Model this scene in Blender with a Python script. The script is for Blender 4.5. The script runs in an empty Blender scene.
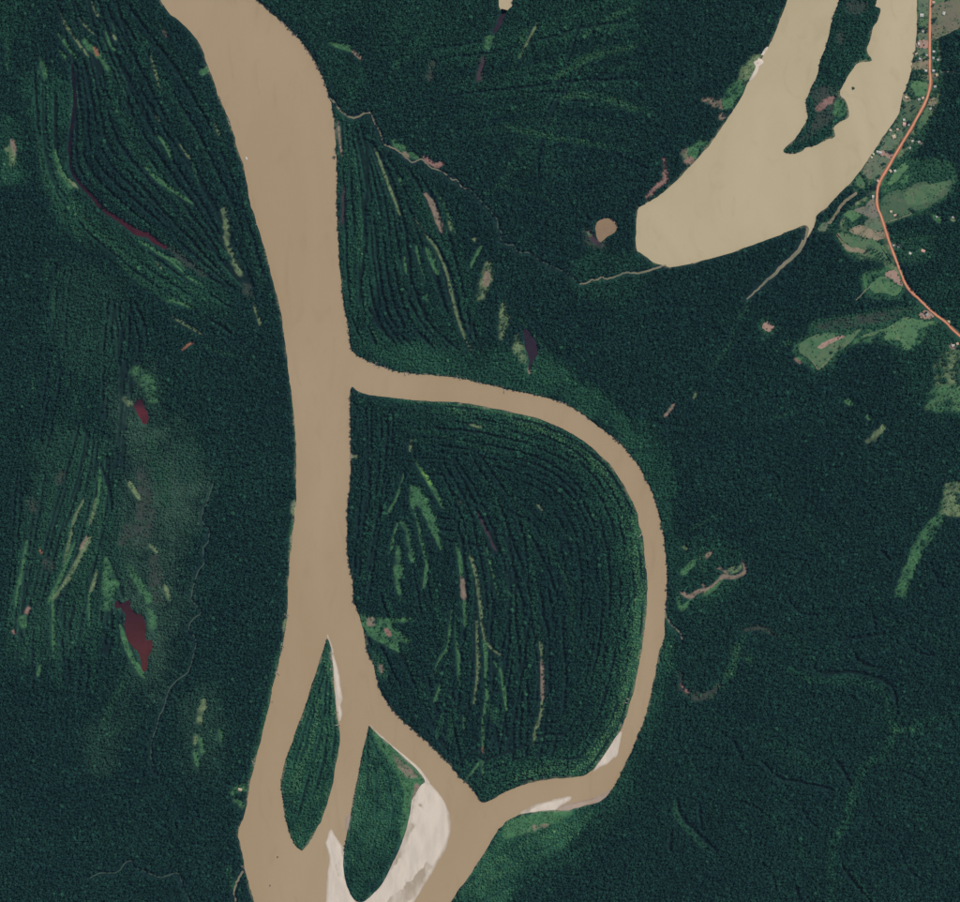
import bpy, bmesh, math, random
import numpy as np
from mathutils import Vector

# ------------------------------------------------------------------ camera, sky, sun, exposure
sc = bpy.context.scene
C = sc.collection
PX = 4.0                      # metres on the ground for one pixel of the photograph
W, H = 960, 902
CAM_Z = 30000.0
HAZE = 0.75e-6                 # density of the air
SUN_EL, SUN_AZ = 52.0, 52.0   # degrees; azimuth clockwise from north (up in the picture)

cam = bpy.data.cameras.new('camera')
cam.sensor_fit = 'HORIZONTAL'
cam.sensor_width = 36.0
cam.lens = 36.0 * CAM_Z / (W * PX)
cam.clip_start = 10.0
cam.clip_end = 120000.0
cam_o = bpy.data.objects.new('camera', cam)
cam_o.location = (0, 0, CAM_Z)
C.objects.link(cam_o)
sc.camera = cam_o

world = bpy.data.worlds.new('World')
sc.world = world
world.use_nodes = True
nt = world.node_tree
nt.nodes.clear()
sky = nt.nodes.new('ShaderNodeTexSky')
sky.sky_type = 'NISHITA'
sky.sun_disc = False
sky.sun_elevation = math.radians(SUN_EL)
sky.sun_rotation = math.radians(SUN_AZ)
bg = nt.nodes.new('ShaderNodeBackground')
bg.inputs['Strength'].default_value = 0.10
wo = nt.nodes.new('ShaderNodeOutputWorld')
nt.links.new(sky.outputs[0], bg.inputs[0])
nt.links.new(bg.outputs[0], wo.inputs[0])

sun = bpy.data.lights.new('sun', 'SUN')
sun.energy = 3.0
sun.angle = math.radians(0.53)
sun.color = (1.0, 0.95, 0.87)
sun_o = bpy.data.objects.new('sun', sun)
sun_o.rotation_euler = (math.radians(90 - SUN_EL), 0, math.radians(180 - SUN_AZ))
sun_o.location = (0, 0, 3000)
C.objects.link(sun_o)

sc.view_settings.view_transform = 'Standard'
sc.view_settings.look = 'None'
sc.view_settings.exposure = 0.0
sc.view_settings.gamma = 1.0
sc.view_settings.use_curve_mapping = False
sc.render.engine = 'CYCLES'
sc.cycles.max_bounces = 4
sc.cycles.diffuse_bounces = 2
sc.cycles.glossy_bounces = 1
sc.cycles.transparent_max_bounces = 2

rng = np.random.default_rng(11)
random.seed(11)

def wx(px): return (np.asarray(px, float) - W / 2) * PX
def wy(py): return (H / 2 - np.asarray(py, float)) * PX

# ------------------------------------------------------------------ materials
def new_mat(name):
    m = bpy.data.materials.new(name)
    m.use_nodes = True
    n = m.node_tree
    b = n.nodes['Principled BSDF']
    return m, n, b

def mixrgb(n, a, b, fac, mode='MIX'):
    x = n.nodes.new('ShaderNodeMix')
    x.data_type = 'RGBA'
    x.blend_type = mode
    for sock, v in ((x.inputs[6], a), (x.inputs[7], b), (x.inputs[0], fac)):
        if hasattr(v, 'links'):
            n.links.new(v, sock)
        elif isinstance(v, (tuple, list)):
            sock.default_value = (*v[:3], 1.0)
        else:
            sock.default_value = v
    return x.outputs[2]

def noise(n, scale, detail=4.0, rough=0.6, stretch=None, rot=0.0, dist=0.0):
    tc = n.nodes.new('ShaderNodeTexCoord')
    v = tc.outputs['Object']
    if stretch:
        mp = n.nodes.new('ShaderNodeMapping')
        mp.inputs['Rotation'].default_value = (0, 0, rot)
        mp.inputs['Scale'].default_value = stretch
        n.links.new(v, mp.inputs[0])
        v = mp.outputs[0]
    t = n.nodes.new('ShaderNodeTexNoise')
    t.inputs['Scale'].default_value = scale
    t.inputs['Detail'].default_value = detail
    t.inputs['Roughness'].default_value = rough
    t.inputs['Distortion'].default_value = dist
    n.links.new(v, t.inputs['Vector'])
    return t.outputs['Fac']

def ramp(n, fac, lo, hi, a=0.0, b=1.0):
    r = n.nodes.new('ShaderNodeMapRange')
    r.inputs[1].default_value = lo
    r.inputs[2].default_value = hi
    r.inputs[3].default_value = a
    r.inputs[4].default_value = b
    n.links.new(fac, r.inputs[0])
    return r.outputs[0]

def mat_plain(name, col, col2=None, scale=0.02, rough=0.9, lo=0.35, hi=0.65, bump=0.0, spec=0.2, fine=None):
    m, n, b = new_mat(name)
    b.inputs['Roughness'].default_value = rough
    b.inputs['Specular IOR Level'].default_value = spec
    c2 = col2 or tuple(x * 0.7 for x in col)
    out = mixrgb(n, col, c2, ramp(n, noise(n, scale), lo, hi))
    if fine:
        out = mixrgb(n, out, tuple(x * 0.55 for x in col), ramp(n, noise(n, fine, 2.0), 0.52, 0.72, 0.0, 0.7))
    n.links.new(out, b.inputs['Base Color'])
    if bump:
        bp = n.nodes.new('ShaderNodeBump')
        bp.inputs['Strength'].default_value = 0.6
        bp.inputs['Distance'].default_value = bump
        n.links.new(noise(n, 0.15, 5.0), bp.inputs['Height'])
        n.links.new(bp.outputs[0], b.inputs['Normal'])
    return m

def mat_water(name, c1, c2, scale, stretch, rot=0.0, rough=0.35, spec=0.15):
    m, n, b = new_mat(name)
    b.inputs['Roughness'].default_value = rough
    b.inputs['Specular IOR Level'].default_value = spec
    a = ramp(n, noise(n, scale, 5.0, 0.55, stretch, rot, 1.5), 0.3, 0.7)
    col = mixrgb(n, c1, c2, a)
    dk = tuple(x * 0.86 for x in c1)
    col = mixrgb(n, col, dk, ramp(n, noise(n, scale * 6, 4.0, 0.6, stretch, rot, 2.5), 0.55, 0.8, 0.0, 0.5))
    n.links.new(col, b.inputs['Base Color'])
    bp = n.nodes.new('ShaderNodeBump')
    bp.inputs['Strength'].default_value = 0.25
    bp.inputs['Distance'].default_value = 0.3
    n.links.new(noise(n, 0.08, 4.0), bp.inputs['Height'])
    n.links.new(bp.outputs[0], b.inputs['Normal'])
    return m

M_RIVER = mat_water('river_water', (0.362, 0.254, 0.142), (0.405, 0.296, 0.177), 0.0016, (1.0, 0.28, 1.0), 0.1)
M_LAKE = mat_water('lake_water', (0.43, 0.347, 0.202), (0.535, 0.432, 0.27), 0.0012, (1.0, 0.6, 1.0), 0.5)
M_CREEK = mat_plain('creek_water', (0.23, 0.195, 0.125), (0.12, 0.135, 0.085), 0.01, 0.5)
M_SWAMPCREEK = mat_plain('swamp_creek_water', (0.055, 0.095, 0.062), (0.032, 0.066, 0.046), 0.01, 0.5)

def mat_crown():
    m, n, b = new_mat('foliage')
    b.inputs['Roughness'].default_value = 0.65
    b.inputs['Specular IOR Level'].default_value = 0.12
    def att(name):
        a = n.nodes.new('ShaderNodeAttribute')
        a.attribute_type = 'INSTANCER'
        a.attribute_name = name
        return a.outputs['Fac']
    oi = n.nodes.new('ShaderNodeObjectInfo')
    t = att('tint')
    dark, mid, light = (0.0072, 0.0365, 0.0345), (0.022, 0.096, 0.052), (0.075, 0.195, 0.080)
    c = mixrgb(n, dark, mid, ramp(n, t, 0.0, 0.5))
    c = mixrgb(n, c, light, ramp(n, t, 0.5, 1.0))
    c = mixrgb(n, c, (0.070, 0.098, 0.068), att('grey'))
    v = ramp(n, att('vary'), 0.0, 1.0, 0.55, 1.5)
    hsv = n.nodes.new('ShaderNodeHueSaturation')
    n.links.new(v, hsv.inputs['Value'])
    n.links.new(c, hsv.inputs['Color'])
    n.links.new(hsv.outputs[0], b.inputs['Base Color'])
    return m
M_CROWN = mat_crown()
M_TRUNK = mat_plain('bark', (0.16, 0.13, 0.10), None, 0.5)
M_DEAD = mat_plain('dead_wood', (0.52, 0.46, 0.38), (0.38, 0.32, 0.25), 0.4)

def mat_ground():
    m, n, b = new_mat('ground_cover')
    b.inputs['Roughness'].default_value = 0.95
    b.inputs['Specular IOR Level'].default_value = 0.1
    a = n.nodes.new('ShaderNodeAttribute')
    a.attribute_name = 'cover'
    g = ramp(n, noise(n, 0.05, 6.0, 0.7), 0.3, 0.7, 0.62, 1.35)
    hsv = n.nodes.new('ShaderNodeHueSaturation')
    n.links.new(g, hsv.inputs['Value'])
    n.links.new(a.outputs['Color'], hsv.inputs['Color'])
    n.links.new(hsv.outputs[0], b.inputs['Base Color'])
    return m
M_GROUND = mat_ground()

def mat_sand(name, dry, wet, z0=0.05, z1=0.55):
    m, n, b = new_mat(name)
    b.inputs['Roughness'].default_value = 0.9
    b.inputs['Specular IOR Level'].default_value = 0.2
    geo = n.nodes.new('ShaderNodeNewGeometry')
    sep = n.nodes.new('ShaderNodeSeparateXYZ')
    n.links.new(geo.outputs['Position'], sep.inputs[0])
    ad = n.nodes.new('ShaderNodeMath')
    ad.operation = 'MULTIPLY_ADD'
    n.links.new(ramp(n, noise(n, 0.006, 4.0, 0.6, (1.0, 0.5, 1.0), -0.5), 0.3, 0.7, -1, 1), ad.inputs[0])
    ad.inputs[1].default_value = 0.38
    n.links.new(sep.outputs[2], ad.inputs[2])
    col = mixrgb(n, wet, dry, ramp(n, ad.outputs[0], z0, z1))
    col = mixrgb(n, col, tuple(x * 0.86 for x in dry), ramp(n, noise(n, 0.03, 5.0, 0.6, (1.0, 0.25, 1.0), 0.5), 0.42, 0.62, 0.0, 0.9))
    col = mixrgb(n, col, tuple(x * 0.62 for x in dry), ramp(n, noise(n, 0.012, 6.0, 0.68, (1.0, 0.35, 1.0), 0.6, 1.2), 0.56, 0.72, 0.0, 0.75))
    n.links.new(col, b.inputs['Base Color'])
    return m
M_SAND = mat_sand('pale_sand', (0.665, 0.56, 0.445), (0.38, 0.30, 0.21))
M_MUD = mat_sand('wet_mud', (0.42, 0.32, 0.24), (0.32, 0.23, 0.155))

# ------------------------------------------------------------------ maps over the land (in photo pixels, S samples each)
S, M = 2, 90
GW, GH = (W + 2 * M) * S, (H + 2 * M) * S

def upsample(a, shape):
    h, w = a.shape
    yy = np.linspace(0, h - 1.001, shape[0])
    xx = np.linspace(0, w - 1.001, shape[1])
    y0 = yy.astype(int); x0 = xx.astype(int)
    fy = (yy - y0)[:, None]; fx = (xx - x0)[None, :]
    fy = fy * fy * (3 - 2 * fy); fx = fx * fx * (3 - 2 * fx)
    r0 = a[y0][:, x0] * (1 - fx) + a[y0][:, x0 + 1] * fx
    r1 = a[y0 + 1][:, x0] * (1 - fx) + a[y0 + 1][:, x0 + 1] * fx
    return (r0 * (1 - fy) + r1 * fy).astype(np.float32)

def fnoise(cell, octaves=3, gain=0.5):      # about -1..1, cell in pixels
    out = np.zeros((GH, GW), np.float32)
    amp, tot = 1.0, 0.0
    for k in range(octaves):
        c = cell / 2 ** k
        a = rng.uniform(-1, 1, (int((H + 2 * M) / c) + 3, int((W + 2 * M) / c) + 3))
        out += amp * upsample(a, (GH, GW))
        tot += amp
        amp *= gain
    return out / tot

N_EDGE = fnoise(5.0, 2)        # roughens outlines
N_FINE = fnoise(7.0, 3, 0.7)
N_MID = fnoise(40.0, 4, 0.6)
N_BIG = fnoise(150.0, 3)

def catmull(pts, sub=5, closed=False):
    p = np.asarray(pts, float)
    n = len(p)
    if n < 3 and not closed:
        t = np.linspace(0, 1, sub + 1)[:, None]
        return p[0] * (1 - t) + p[1] * t
    out = []
    for i in range(n if closed else n - 1):
        if closed:
            a, b, c, d = p[(i - 1) % n], p[i], p[(i + 1) % n], p[(i + 2) % n]
        else:
            a, b, c, d = p[max(i - 1, 0)], p[i], p[i + 1], p[min(i + 2, n - 1)]
        for k in range(sub):
            t = k / sub
            out.append(0.5 * (2 * b + (c - a) * t + (2 * a - 5 * b + 4 * c - d) * t ** 2 + (3 * b - a - 3 * c + d) * t ** 3))
    if not closed:
        out.append(p[-1])
    return np.array(out)

def poly_mask(poly):
    """even-odd fill on the sample grid"""
    p = np.asarray(poly, float)
    X = (p[:, 0] + M) * S; Y = (p[:, 1] + M) * S
    m = np.zeros((GH, GW), bool)
    X2, Y2 = np.roll(X, -1), np.roll(Y, -1)
    for r in range(max(0, int(Y.min())), min(GH, int(Y.max()) + 2)):
        yc = r + 0.5
        k = ((Y <= yc) & (Y2 > yc)) | ((Y2 <= yc) & (Y > yc))
        if not k.any():
            continue
        xs = np.sort(X[k] + (yc - Y[k]) / (Y2[k] - Y[k]) * (X2[k] - X[k]))
        for a, b in zip(xs[0::2], xs[1::2]):
            i0, i1 = max(0, int(math.ceil(a - 0.5))), min(GW, int(math.floor(b - 0.5)) + 1)
            if i1 > i0:
                m[r, i0:i1] ^= True
    return m

def seg_dist(dist, pts, reach, closed=False, widths=None):
    """lowers dist (pixels) to the distance from the polyline; with widths, distance minus local half width"""
    p = np.asarray(pts, float)
    n = len(p)
    for i in range(n if closed else n - 1):
        a, b = p[i], p[(i + 1) % n]
        x0 = max(0, int((min(a[0], b[0]) - reach + M) * S)); x1 = min(GW, int((max(a[0], b[0]) + reach + M) * S) + 2)
        y0 = max(0, int((min(a[1], b[1]) - reach + M) * S)); y1 = min(GH, int((max(a[1], b[1]) + reach + M) * S) + 2)
        if x1 <= x0 or y1 <= y0:
            continue
        xx = (np.arange(x0, x1) + 0.5) / S - M
        yy = ((np.arange(y0, y1) + 0.5) / S - M)[:, None]
        dx, dy = b - a
        L2 = dx * dx + dy * dy + 1e-9
        t = np.clip(((xx - a[0]) * dx + (yy - a[1]) * dy) / L2, 0, 1)
        d = np.hypot(xx - a[0] - t * dx, yy - a[1] - t * dy)
        if widths is not None:
            d = d - (widths[i] * (1 - t) + widths[i + 1] * t) * 0.5
        v = dist[y0:y1, x0:x1]
        np.minimum(v, d, out=v)

def sdf(poly, reach=14):
    d = np.full((GH, GW), reach, np.float32)
    seg_dist(d, poly, reach, closed=True)
    m = poly_mask(poly)
    return np.where(m, d, -d)

def window(pts, reach):
    p = np.asarray(pts, float)
    x0 = max(0, int((p[:, 0].min() - reach + M) * S)); x1 = min(GW, int((p[:, 0].max() + reach + M) * S) + 2)
    y0 = max(0, int((p[:, 1].min() - reach + M) * S)); y1 = min(GH, int((p[:, 1].max() + reach + M) * S) + 2)
    return x0, max(x1, x0 + 1), y0, max(y1, y0 + 1)

def win_dist(pts, reach, closed=False, widths=None):
    """like seg_dist, on the window round the line only"""
    p = np.asarray(pts, float)
    x0, x1, y0, y1 = window(p, reach)
    d = np.full((y1 - y0, x1 - x0), 99.0, np.float32)
    n = len(p)
    for i in range(n if closed else n - 1):
        a, b = p[i], p[(i + 1) % n]
        u0 = max(x0, int((min(a[0], b[0]) - reach + M) * S)); u1 = min(x1, int((max(a[0], b[0]) + reach + M) * S) + 2)
        v0 = max(y0, int((min(a[1], b[1]) - reach + M) * S)); v1 = min(y1, int((max(a[1], b[1]) + reach + M) * S) + 2)
        if u1 <= u0 or v1 <= v0: continue
        xx = (np.arange(u0, u1) + 0.5) / S - M
        yy = ((np.arange(v0, v1) + 0.5) / S - M)[:, None]
        dx, dy = b - a
        t = np.clip(((xx - a[0]) * dx + (yy - a[1]) * dy) / (dx * dx + dy * dy + 1e-9), 0, 1)
        q = np.hypot(xx - a[0] - t * dx, yy - a[1] - t * dy)
        if widths is not None:
            q = q - (widths[i] * (1 - t) + widths[i + 1] * t) * 0.5
        v = d[v0 - y0:v1 - y0, u0 - x0:u1 - x0]
        np.minimum(v, q, out=v)
    return (slice(y0, y1), slice(x0, x1)), d

def win_sdf(poly, reach):
    p = np.asarray(poly, float)
    sl, d = win_dist(p, reach, closed=True)
    d = np.minimum(d, reach)
    x0, y0 = sl[1].start, sl[0].start
    X = (p[:, 0] + M) * S - x0; Y = (p[:, 1] + M) * S - y0
    X2, Y2 = np.roll(X, -1), np.roll(Y, -1)
    m = np.zeros(d.shape, bool)
    for r in range(d.shape[0]):
        yc = r + 0.5
        k = ((Y <= yc) & (Y2 > yc)) | ((Y2 <= yc) & (Y > yc))
        if not k.any(): continue
        xs = np.sort(X[k] + (yc - Y[k]) / (Y2[k] - Y[k]) * (X2[k] - X[k]))
        for a, b in zip(xs[0::2], xs[1::2]):
            i0, i1 = max(0, int(math.ceil(a - 0.5))), min(d.shape[1], int(math.floor(b - 0.5)) + 1)
            if i1 > i0: m[r, i0:i1] ^= True
    return sl, np.where(m, d, -d)

def line_field(pts, width, reach_extra=4.0, sub=5):
    """distance from a smoothed line minus its half width (width: number or list along the line)"""
    c = catmull(pts, sub)
    if np.ndim(width) == 0:
        t = np.linspace(0, 1, len(c))
        w = float(width) * (0.35 + 0.65 * np.clip(np.minimum(t, 1 - t) * 5, 0, 1))      # ends taper
    else:
        w = np.interp(np.linspace(0, 1, len(c)), np.linspace(0, 1, len(width)), width)
    return win_dist(c, float(w.max()) / 2 + reach_extra, widths=w)

# --- outlines, traced from the photograph (pixels)
RIVER_LEFT = [(140,-95),(146,-45),(152,-15),(160,0),(167,10),(187,28),(200,45),(207,63),(213,80),(220,100),(230,123),(238,150),(245,173),(250,200),(258,227),(267,257),(273,283),(278,300),(283,327),(287,357),(291,390),(295,430),(296,457),(296,493),(295,513),(292,540),(289,567),(287.5,600),(287,617),(283,643),(276,674),(269,704),(263,731),(256,757),(249,787),(246,808),(243,819),(238.5,828),(238,836),(242,854),(246,874),(254,902),(262,940),(270,1000)]
RIVER_RIGHT = [(415,1000),(432,930),(450.5,902),(467,878),(481,858),(491,841),(499,829),(507,821),(521,814),(534,811.5),(554,810),(568,809),(581,806),(599,801.5),(611,791),(618,779),(626,761),(635,744),(640,731),(645,717),(650,697),(655,674),(658,657),(663,640),(665,617),(666,600),(667,583),(666,560),(664,540),(660,520),(655,500),(648,483),(640,468),(630,455),(620,443),(603,430),(587,417),(567,405),(543,397),(520,392),(493,386),(463,379),(430,375),(400,372),(377,365),(362,358),(353,352),(350,343),(347,320),(343,300),(340,267),(338,233),(337,200),(337,167),(335,133),(332,107),(329,97),(325,83),(318,67),(310,53),(297,37),(283,23),(270,12),(257,0),(240,-20),(228,-50),(222,-95)]
MEANDER = [(351,388),(360,392),(380,396),(407,399),(437,401),(463,403),(493,408),(520,414),(540,419),(560,427),(580,438),(597,452),(610,465),(622,482),(630,497),(637,513),(640,527),(643,540),(645,557),(647,577),(647,600),(645,627),(642,650),(640,660),(636,680),(631,700),(626,717),(620,731),(611,744),(602,758),(594,769),(584,776),(568,778),(551,779),(534,782),(517.5,787),(501,794),(484,803),(477,796),(469,786),(457,774),(447,762),(434,749),(424,739),(410,727),(397,715),(385,700),(380,690),(373.5,667),(367,650),(363,630),(357,610),(353.5,600),(352,580),(348,557),(347,527),(349,493),(351,457),(351,427)]
ISLAND_A = [(327,638.5),(332,652),(333,664),(334,684),(336,707),(339,727),(340,744),(337,761),(333,781),(328,801),(323,814),(320,824),(311,839),(303,850),(300,850),(295,844),(289.5,834),(285.5,818),(283,801),(280.5,784),(284.5,764),(293,741),(300,720),(306,704),(311,687),(315,674),(320,660)]
ISLAND_B = [(369,725.5),(372,729),(387,742),(404,757),(417,769),(425,781),(420,787),(412,801),(409,821),(400,848),(390,868),(382,884.5),(370,898),(362,903),(352,898),(345,881),(343,864),(345,844),(348,828),(352,807.5),(357,781),(362,754),(367,734)]
LAKE = [(800,-95),(796,-40),(787,0),(780,20),(772,40),(765,53),(755,73),(748,83),(740,100),(728,118),(718,133),(707,148),(693,163),(677,180),(660,195),(647,203),(639,208),(637,215),(636,233),(636.5,249),(642,254),(653,262),(665,266),(673,267),(697,262),(727,254),(753,245),(780,235),(797,228),(805,225.5),(808,228),(805,238),(809,236),(815,223),(817,215),(827,207),(840,193),(853,180),(870,157),(883,137),(893,123),(900,110),(902,97),(908,83),(913,60),(916,40),(917,17),(917,0),(920,-40),(924,-95)]
LAKE_ISLAND = [(839,0),(833,17),(827,43),(820,60),(817,77),(810,90),(806,103),(807,117),(803,127),(797,137),(788,145),(783,151),(787,153),(795,154),(803,151),(807,147),(817,145),(827,140),(835,136),(834,127),(840,122),(848,118),(849,110),(845,100),(840,95),(842,88),(847,78),(853,68),(858,63),(872,61),(867,50),(870,40),(873,27),(878,20),(881,9),(875,7),(877,0),(882,-40),(886,-95),(846,-95),(843,-40)]
ISLET = [(852,86.6),(854.2,87),(854.5,89),(852.6,89.6),(851.4,88.2)]
PONDS = {
 'red_pond': ([(138,400),(143,401),(145,407),(148,413),(147.6,420),(144,425),(139.6,417),(134,409)], 'red2'),
 'crimson_pond': ([(114.6,602),(120,601),(124,603),(127,599.5),(130.5,601),(130.5,606.6),(135,612),(141,616),(145,623),(145,638.5),(152,641),(152,649),(148,656),(147.4,670.4),(143,671),(141,660),(136,649),(128,640),(125,626),(125,614),(120,607.5),(115.5,606.6)], 'red'),
 'purple_pond': ([(524,330),(528,328),(535,340),(537,352),(533,362),(529,370),(527,355),(525,345)], 'purple'),
 'tan_pond': ([(597,223),(608,218),(616,223),(616,230),(608,237),(600,242),(596,235)], 'tan'),
 'forest_pond': ([(503,-60),(499,0),(500,9),(503,12),(510,8),(513,0),(518,-60)], 'lake'),
}
def ribbon_poly(pts, widths, sub=5):
    c = catmull(pts, sub)
    w = np.interp(np.linspace(0, 1, len(c)), np.linspace(0, 1, len(widths)), widths)
    t = np.gradient(c, axis=0)
    t /= np.linalg.norm(t, axis=1)[:, None] + 1e-9
    nrm = np.stack([-t[:, 1], t[:, 0]], 1)
    return np.concatenate([c + nrm * w[:, None] / 2, (c - nrm * w[:, None] / 2)[::-1]])
LONG_POND = ribbon_poly([(72,64),(74,80),(75,100),(74,112),(71,135),(70,155),(72,170),(80,184),(90,194),(103,209),(115,217),(128,226),(138,233),(147,235),(155,241),(166,248)], [2.4,3.4,3.4,3.6,3.2,3.2,3.2,3.2,3.2,3.6,4.2,5.2,6.2,5.0,5.5,4.0])
DARK_TAIL = ribbon_poly([(504,11),(500,22),(494,33)], [5,5,3])

def rough_poly(p, sub=4, amp=0.35):
    c = catmull(p, sub, closed=True)
    j = rng.normal(0, amp, (len(c), 2))
    j = (j + np.roll(j, 1, 0) + np.roll(j, -1, 0)) / 2
    return c + j

river_poly = np.concatenate([catmull(RIVER_LEFT, 4), catmull(RIVER_RIGHT, 4)])
river_poly = river_poly + rng.normal(0, 0.35, river_poly.shape)
lake_poly = catmull(LAKE, 4) + 0
lake_poly = lake_poly + rng.normal(0, 0.2, lake_poly.shape)
meander_poly = rough_poly(MEANDER)
isl_a_poly, isl_b_poly, isl_l_poly = rough_poly(ISLAND_A), rough_poly(ISLAND_B, amp=0.25), rough_poly(LAKE_ISLAND, 3)
pond_polys = {k: (rough_poly(v[0], 4, 0.3 if v[1] in ('tan', 'lake') else 0.7), v[1]) for k, v in PONDS.items()}
pond_polys['long_pond'] = (LONG_POND + rng.normal(0, 0.3, LONG_POND.shape), 'red')
pond_polys['dark_backwater'] = (DARK_TAIL + rng.normal(0, 0.3, DARK_TAIL.shape), 'purple')

land = -sdf(river_poly)                     # positive on land
s_me, s_a, s_b, s_li = sdf(meander_poly), sdf(isl_a_poly), sdf(isl_b_poly), sdf(isl_l_poly)
s_is = sdf(rough_poly(ISLET, 3, 0.1))
for s_ in (s_me, s_a, s_b):
    land = np.maximum(land, s_)
lakeland = -sdf(lake_poly)
for s_ in (s_li, s_is):
    lakeland = np.maximum(lakeland, s_)
land = np.minimum(land + np.clip(0.55 * N_FINE + 0.35 * N_EDGE, -0.7, 0.7), lakeland + 0.3 * N_EDGE)
shore_land = land.copy()
for k, (p, _) in pond_polys.items():
    land = np.minimum(land, -sdf(p) + (0.9 * N_EDGE + 0.5 * N_FINE if k not in ('tan_pond', 'forest_pond', 'long_pond') else 0.3 * N_EDGE))

# --- what covers the land
UNDER = np.array((0.008, 0.026, 0.028))
cover = np.empty((GH, GW, 3), np.float32); cover[:] = UNDER
tint = np.full((GH, GW), 0.10, np.float32)          # 0 dark old forest .. 1 light young green
grey = np.zeros((GH, GW), np.float32)
hfac = np.ones((GH, GW), np.float32)                # height of the trees
opn = np.zeros((GH, GW), np.float32)                # 1: no trees
shrub = np.zeros((GH, GW), np.float32)              # density of low shrubs

COL = {'g': (0.062,0.165,0.070), 'G': (0.150,0.300,0.075), 'y': (0.150,0.205,0.100), 'm': (0.024,0.080,0.046),
       'p': (0.225,0.170,0.125), 'q': (0.27,0.150,0.125), 'k': (0.046,0.056,0.047), 'o': (0.27,0.125,0.075),
       'd': (0.0045,0.0145,0.0135), 't': (0.36,0.30,0.20), 'u': (0.055,0.035,0.045), 'w': (0.62,0.52,0.42)}  # 'd': floor of gaps between trees, their shade darkened into its colour
#         open  shrubs tint  grey  height
KIND = {'g': (1.0, 0.45, 0.70, 0.05, 0.4), 'G': (1.0, 0.2, 1.0, 0.0, 0.3), 'y': (1.0, 0.30, 0.95, 0.25, 0.4), 'm': (0.20, 0.5, 0.49, 0.05, 0.62),
        'p': (1.0, 0.05, 0.5, 0.6, 0.4), 'q': (1.0, 0.04, 0.5, 0.6, 0.4), 'k': (0.80, 0.5, 0.40, 0.55, 0.45), 'o': (1.0, 0.1, 0.6, 0.3, 0.4),
        'd': (1.0, 0.0, 0.1, 0.0, 0.5), 't': (1.0, 0.0, 0.5, 0.3, 0.4), 'u': (1.0, 0.06, 0.3, 0.5, 0.4), 'w': (1.0, 0.0, 0.5, 0.5, 0.4)}

def lay(sl, m, kind, strength=1.0, wide=None):
    o, s, t, g, h = KIND[kind]
    m = m * strength
    if wide is not None:                    # crowns stay clear of narrow openings
        opn[sl] = np.maximum(opn[sl], wide * strength * o)
    cover[sl] += (np.array(COL[kind], np.float32) - cover[sl]) * m[..., None]
    for arr, v in ((tint, t), (grey, g), (hfac, h), (opn, o), (shrub, s)):
        arr[sl] += (v - arr[sl]) * m

def streak(kind, pts, width, strength=1.0, rough=0.8, soft=0.7):
    width = np.asarray(width, float) * 1.05 + (0.75 if kind != 'd' else 0.9)
    sl, d = line_field(pts, width)
    wm = float(width.max())
    lim = 5 if kind in 'km' else 6.5
    if wm > lim and kind in 'gkmyG':              # broad patches fade and break up
        soft, rough = 0.30 * wm, 2.2
    d = d + N_EDGE[sl] * rough + (N_FINE[sl] * min(0.22 * wm, 4) if wm > lim else 0)
    m = np.clip(0.5 - d / soft, 0, 1)
    if wm > lim and kind in 'gkmyG':
        m = m * np.clip(0.8 - 1.0 * N_FINE[sl] + 0.5 * N_EDGE[sl], 0.3, 1)
    elif wm > 2.5 and kind in 'gym':
        m = m * np.clip(1.05 - 0.8 * N_FINE[sl] + 0.4 * N_EDGE[sl], 0.4, 1)
    lay(sl, m, kind, strength, np.clip(0.5 - (d - (0.55 if kind == 'd' else 0.85)) / soft, 0, 1) if kind in 'dgyGpquto' and wm < 8.5 else None)

def patch(kind, pts, feather=1.2, strength=1.0, rough=1.5, mottle=0.0, smooth=True):
    p = catmull(pts, 3, closed=True) if smooth else np.asarray(pts, float)
    sl, s_ = win_sdf(p, max(8, feather * 1.5 + 3))
    m = np.clip((s_ + N_EDGE[sl] * rough) / feather + 0.5, 0, 1)
    if mottle:
        m = m * np.clip(1 - mottle * (0.5 + 1.6 * N_FINE[sl]), 0, 1)
    lay(sl, m, kind, strength)

def tone(pts, width, dt, strength=1.0):
    """a ridge whose trees are a little lighter or darker"""
    sl, d = line_field(pts, width)
    tint[sl] += np.clip(0.5 - (d + N_EDGE[sl]) / 1.6, 0, 1) * dt

def zone(pts, feather, t=None, g=None, h=None, o=None, rough=6.0):
    """soft change in the kind of forest"""
    p = catmull(pts, 3, closed=True)
    sl, s_ = win_sdf(p, feather * 1.2 + 10)
    m = np.clip((s_ + N_MID[sl] * rough + N_FINE[sl] * min(rough, 4)) / (feather * 1.3) + 0.5, 0, 1); m = m * m * (3 - 2 * m)
    m = m * np.clip(0.85 + 0.75 * N_MID[sl] + 0.45 * N_FINE[sl], 0, 1.1)
    for arr, v in ((tint, t), (grey, g), (hfac, h), (opn, o)):
        if v is not None:
            arr[sl] += (v - arr[sl]) * m

tint += 0.05 * N_BIG + 0.05 * N_MID
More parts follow.
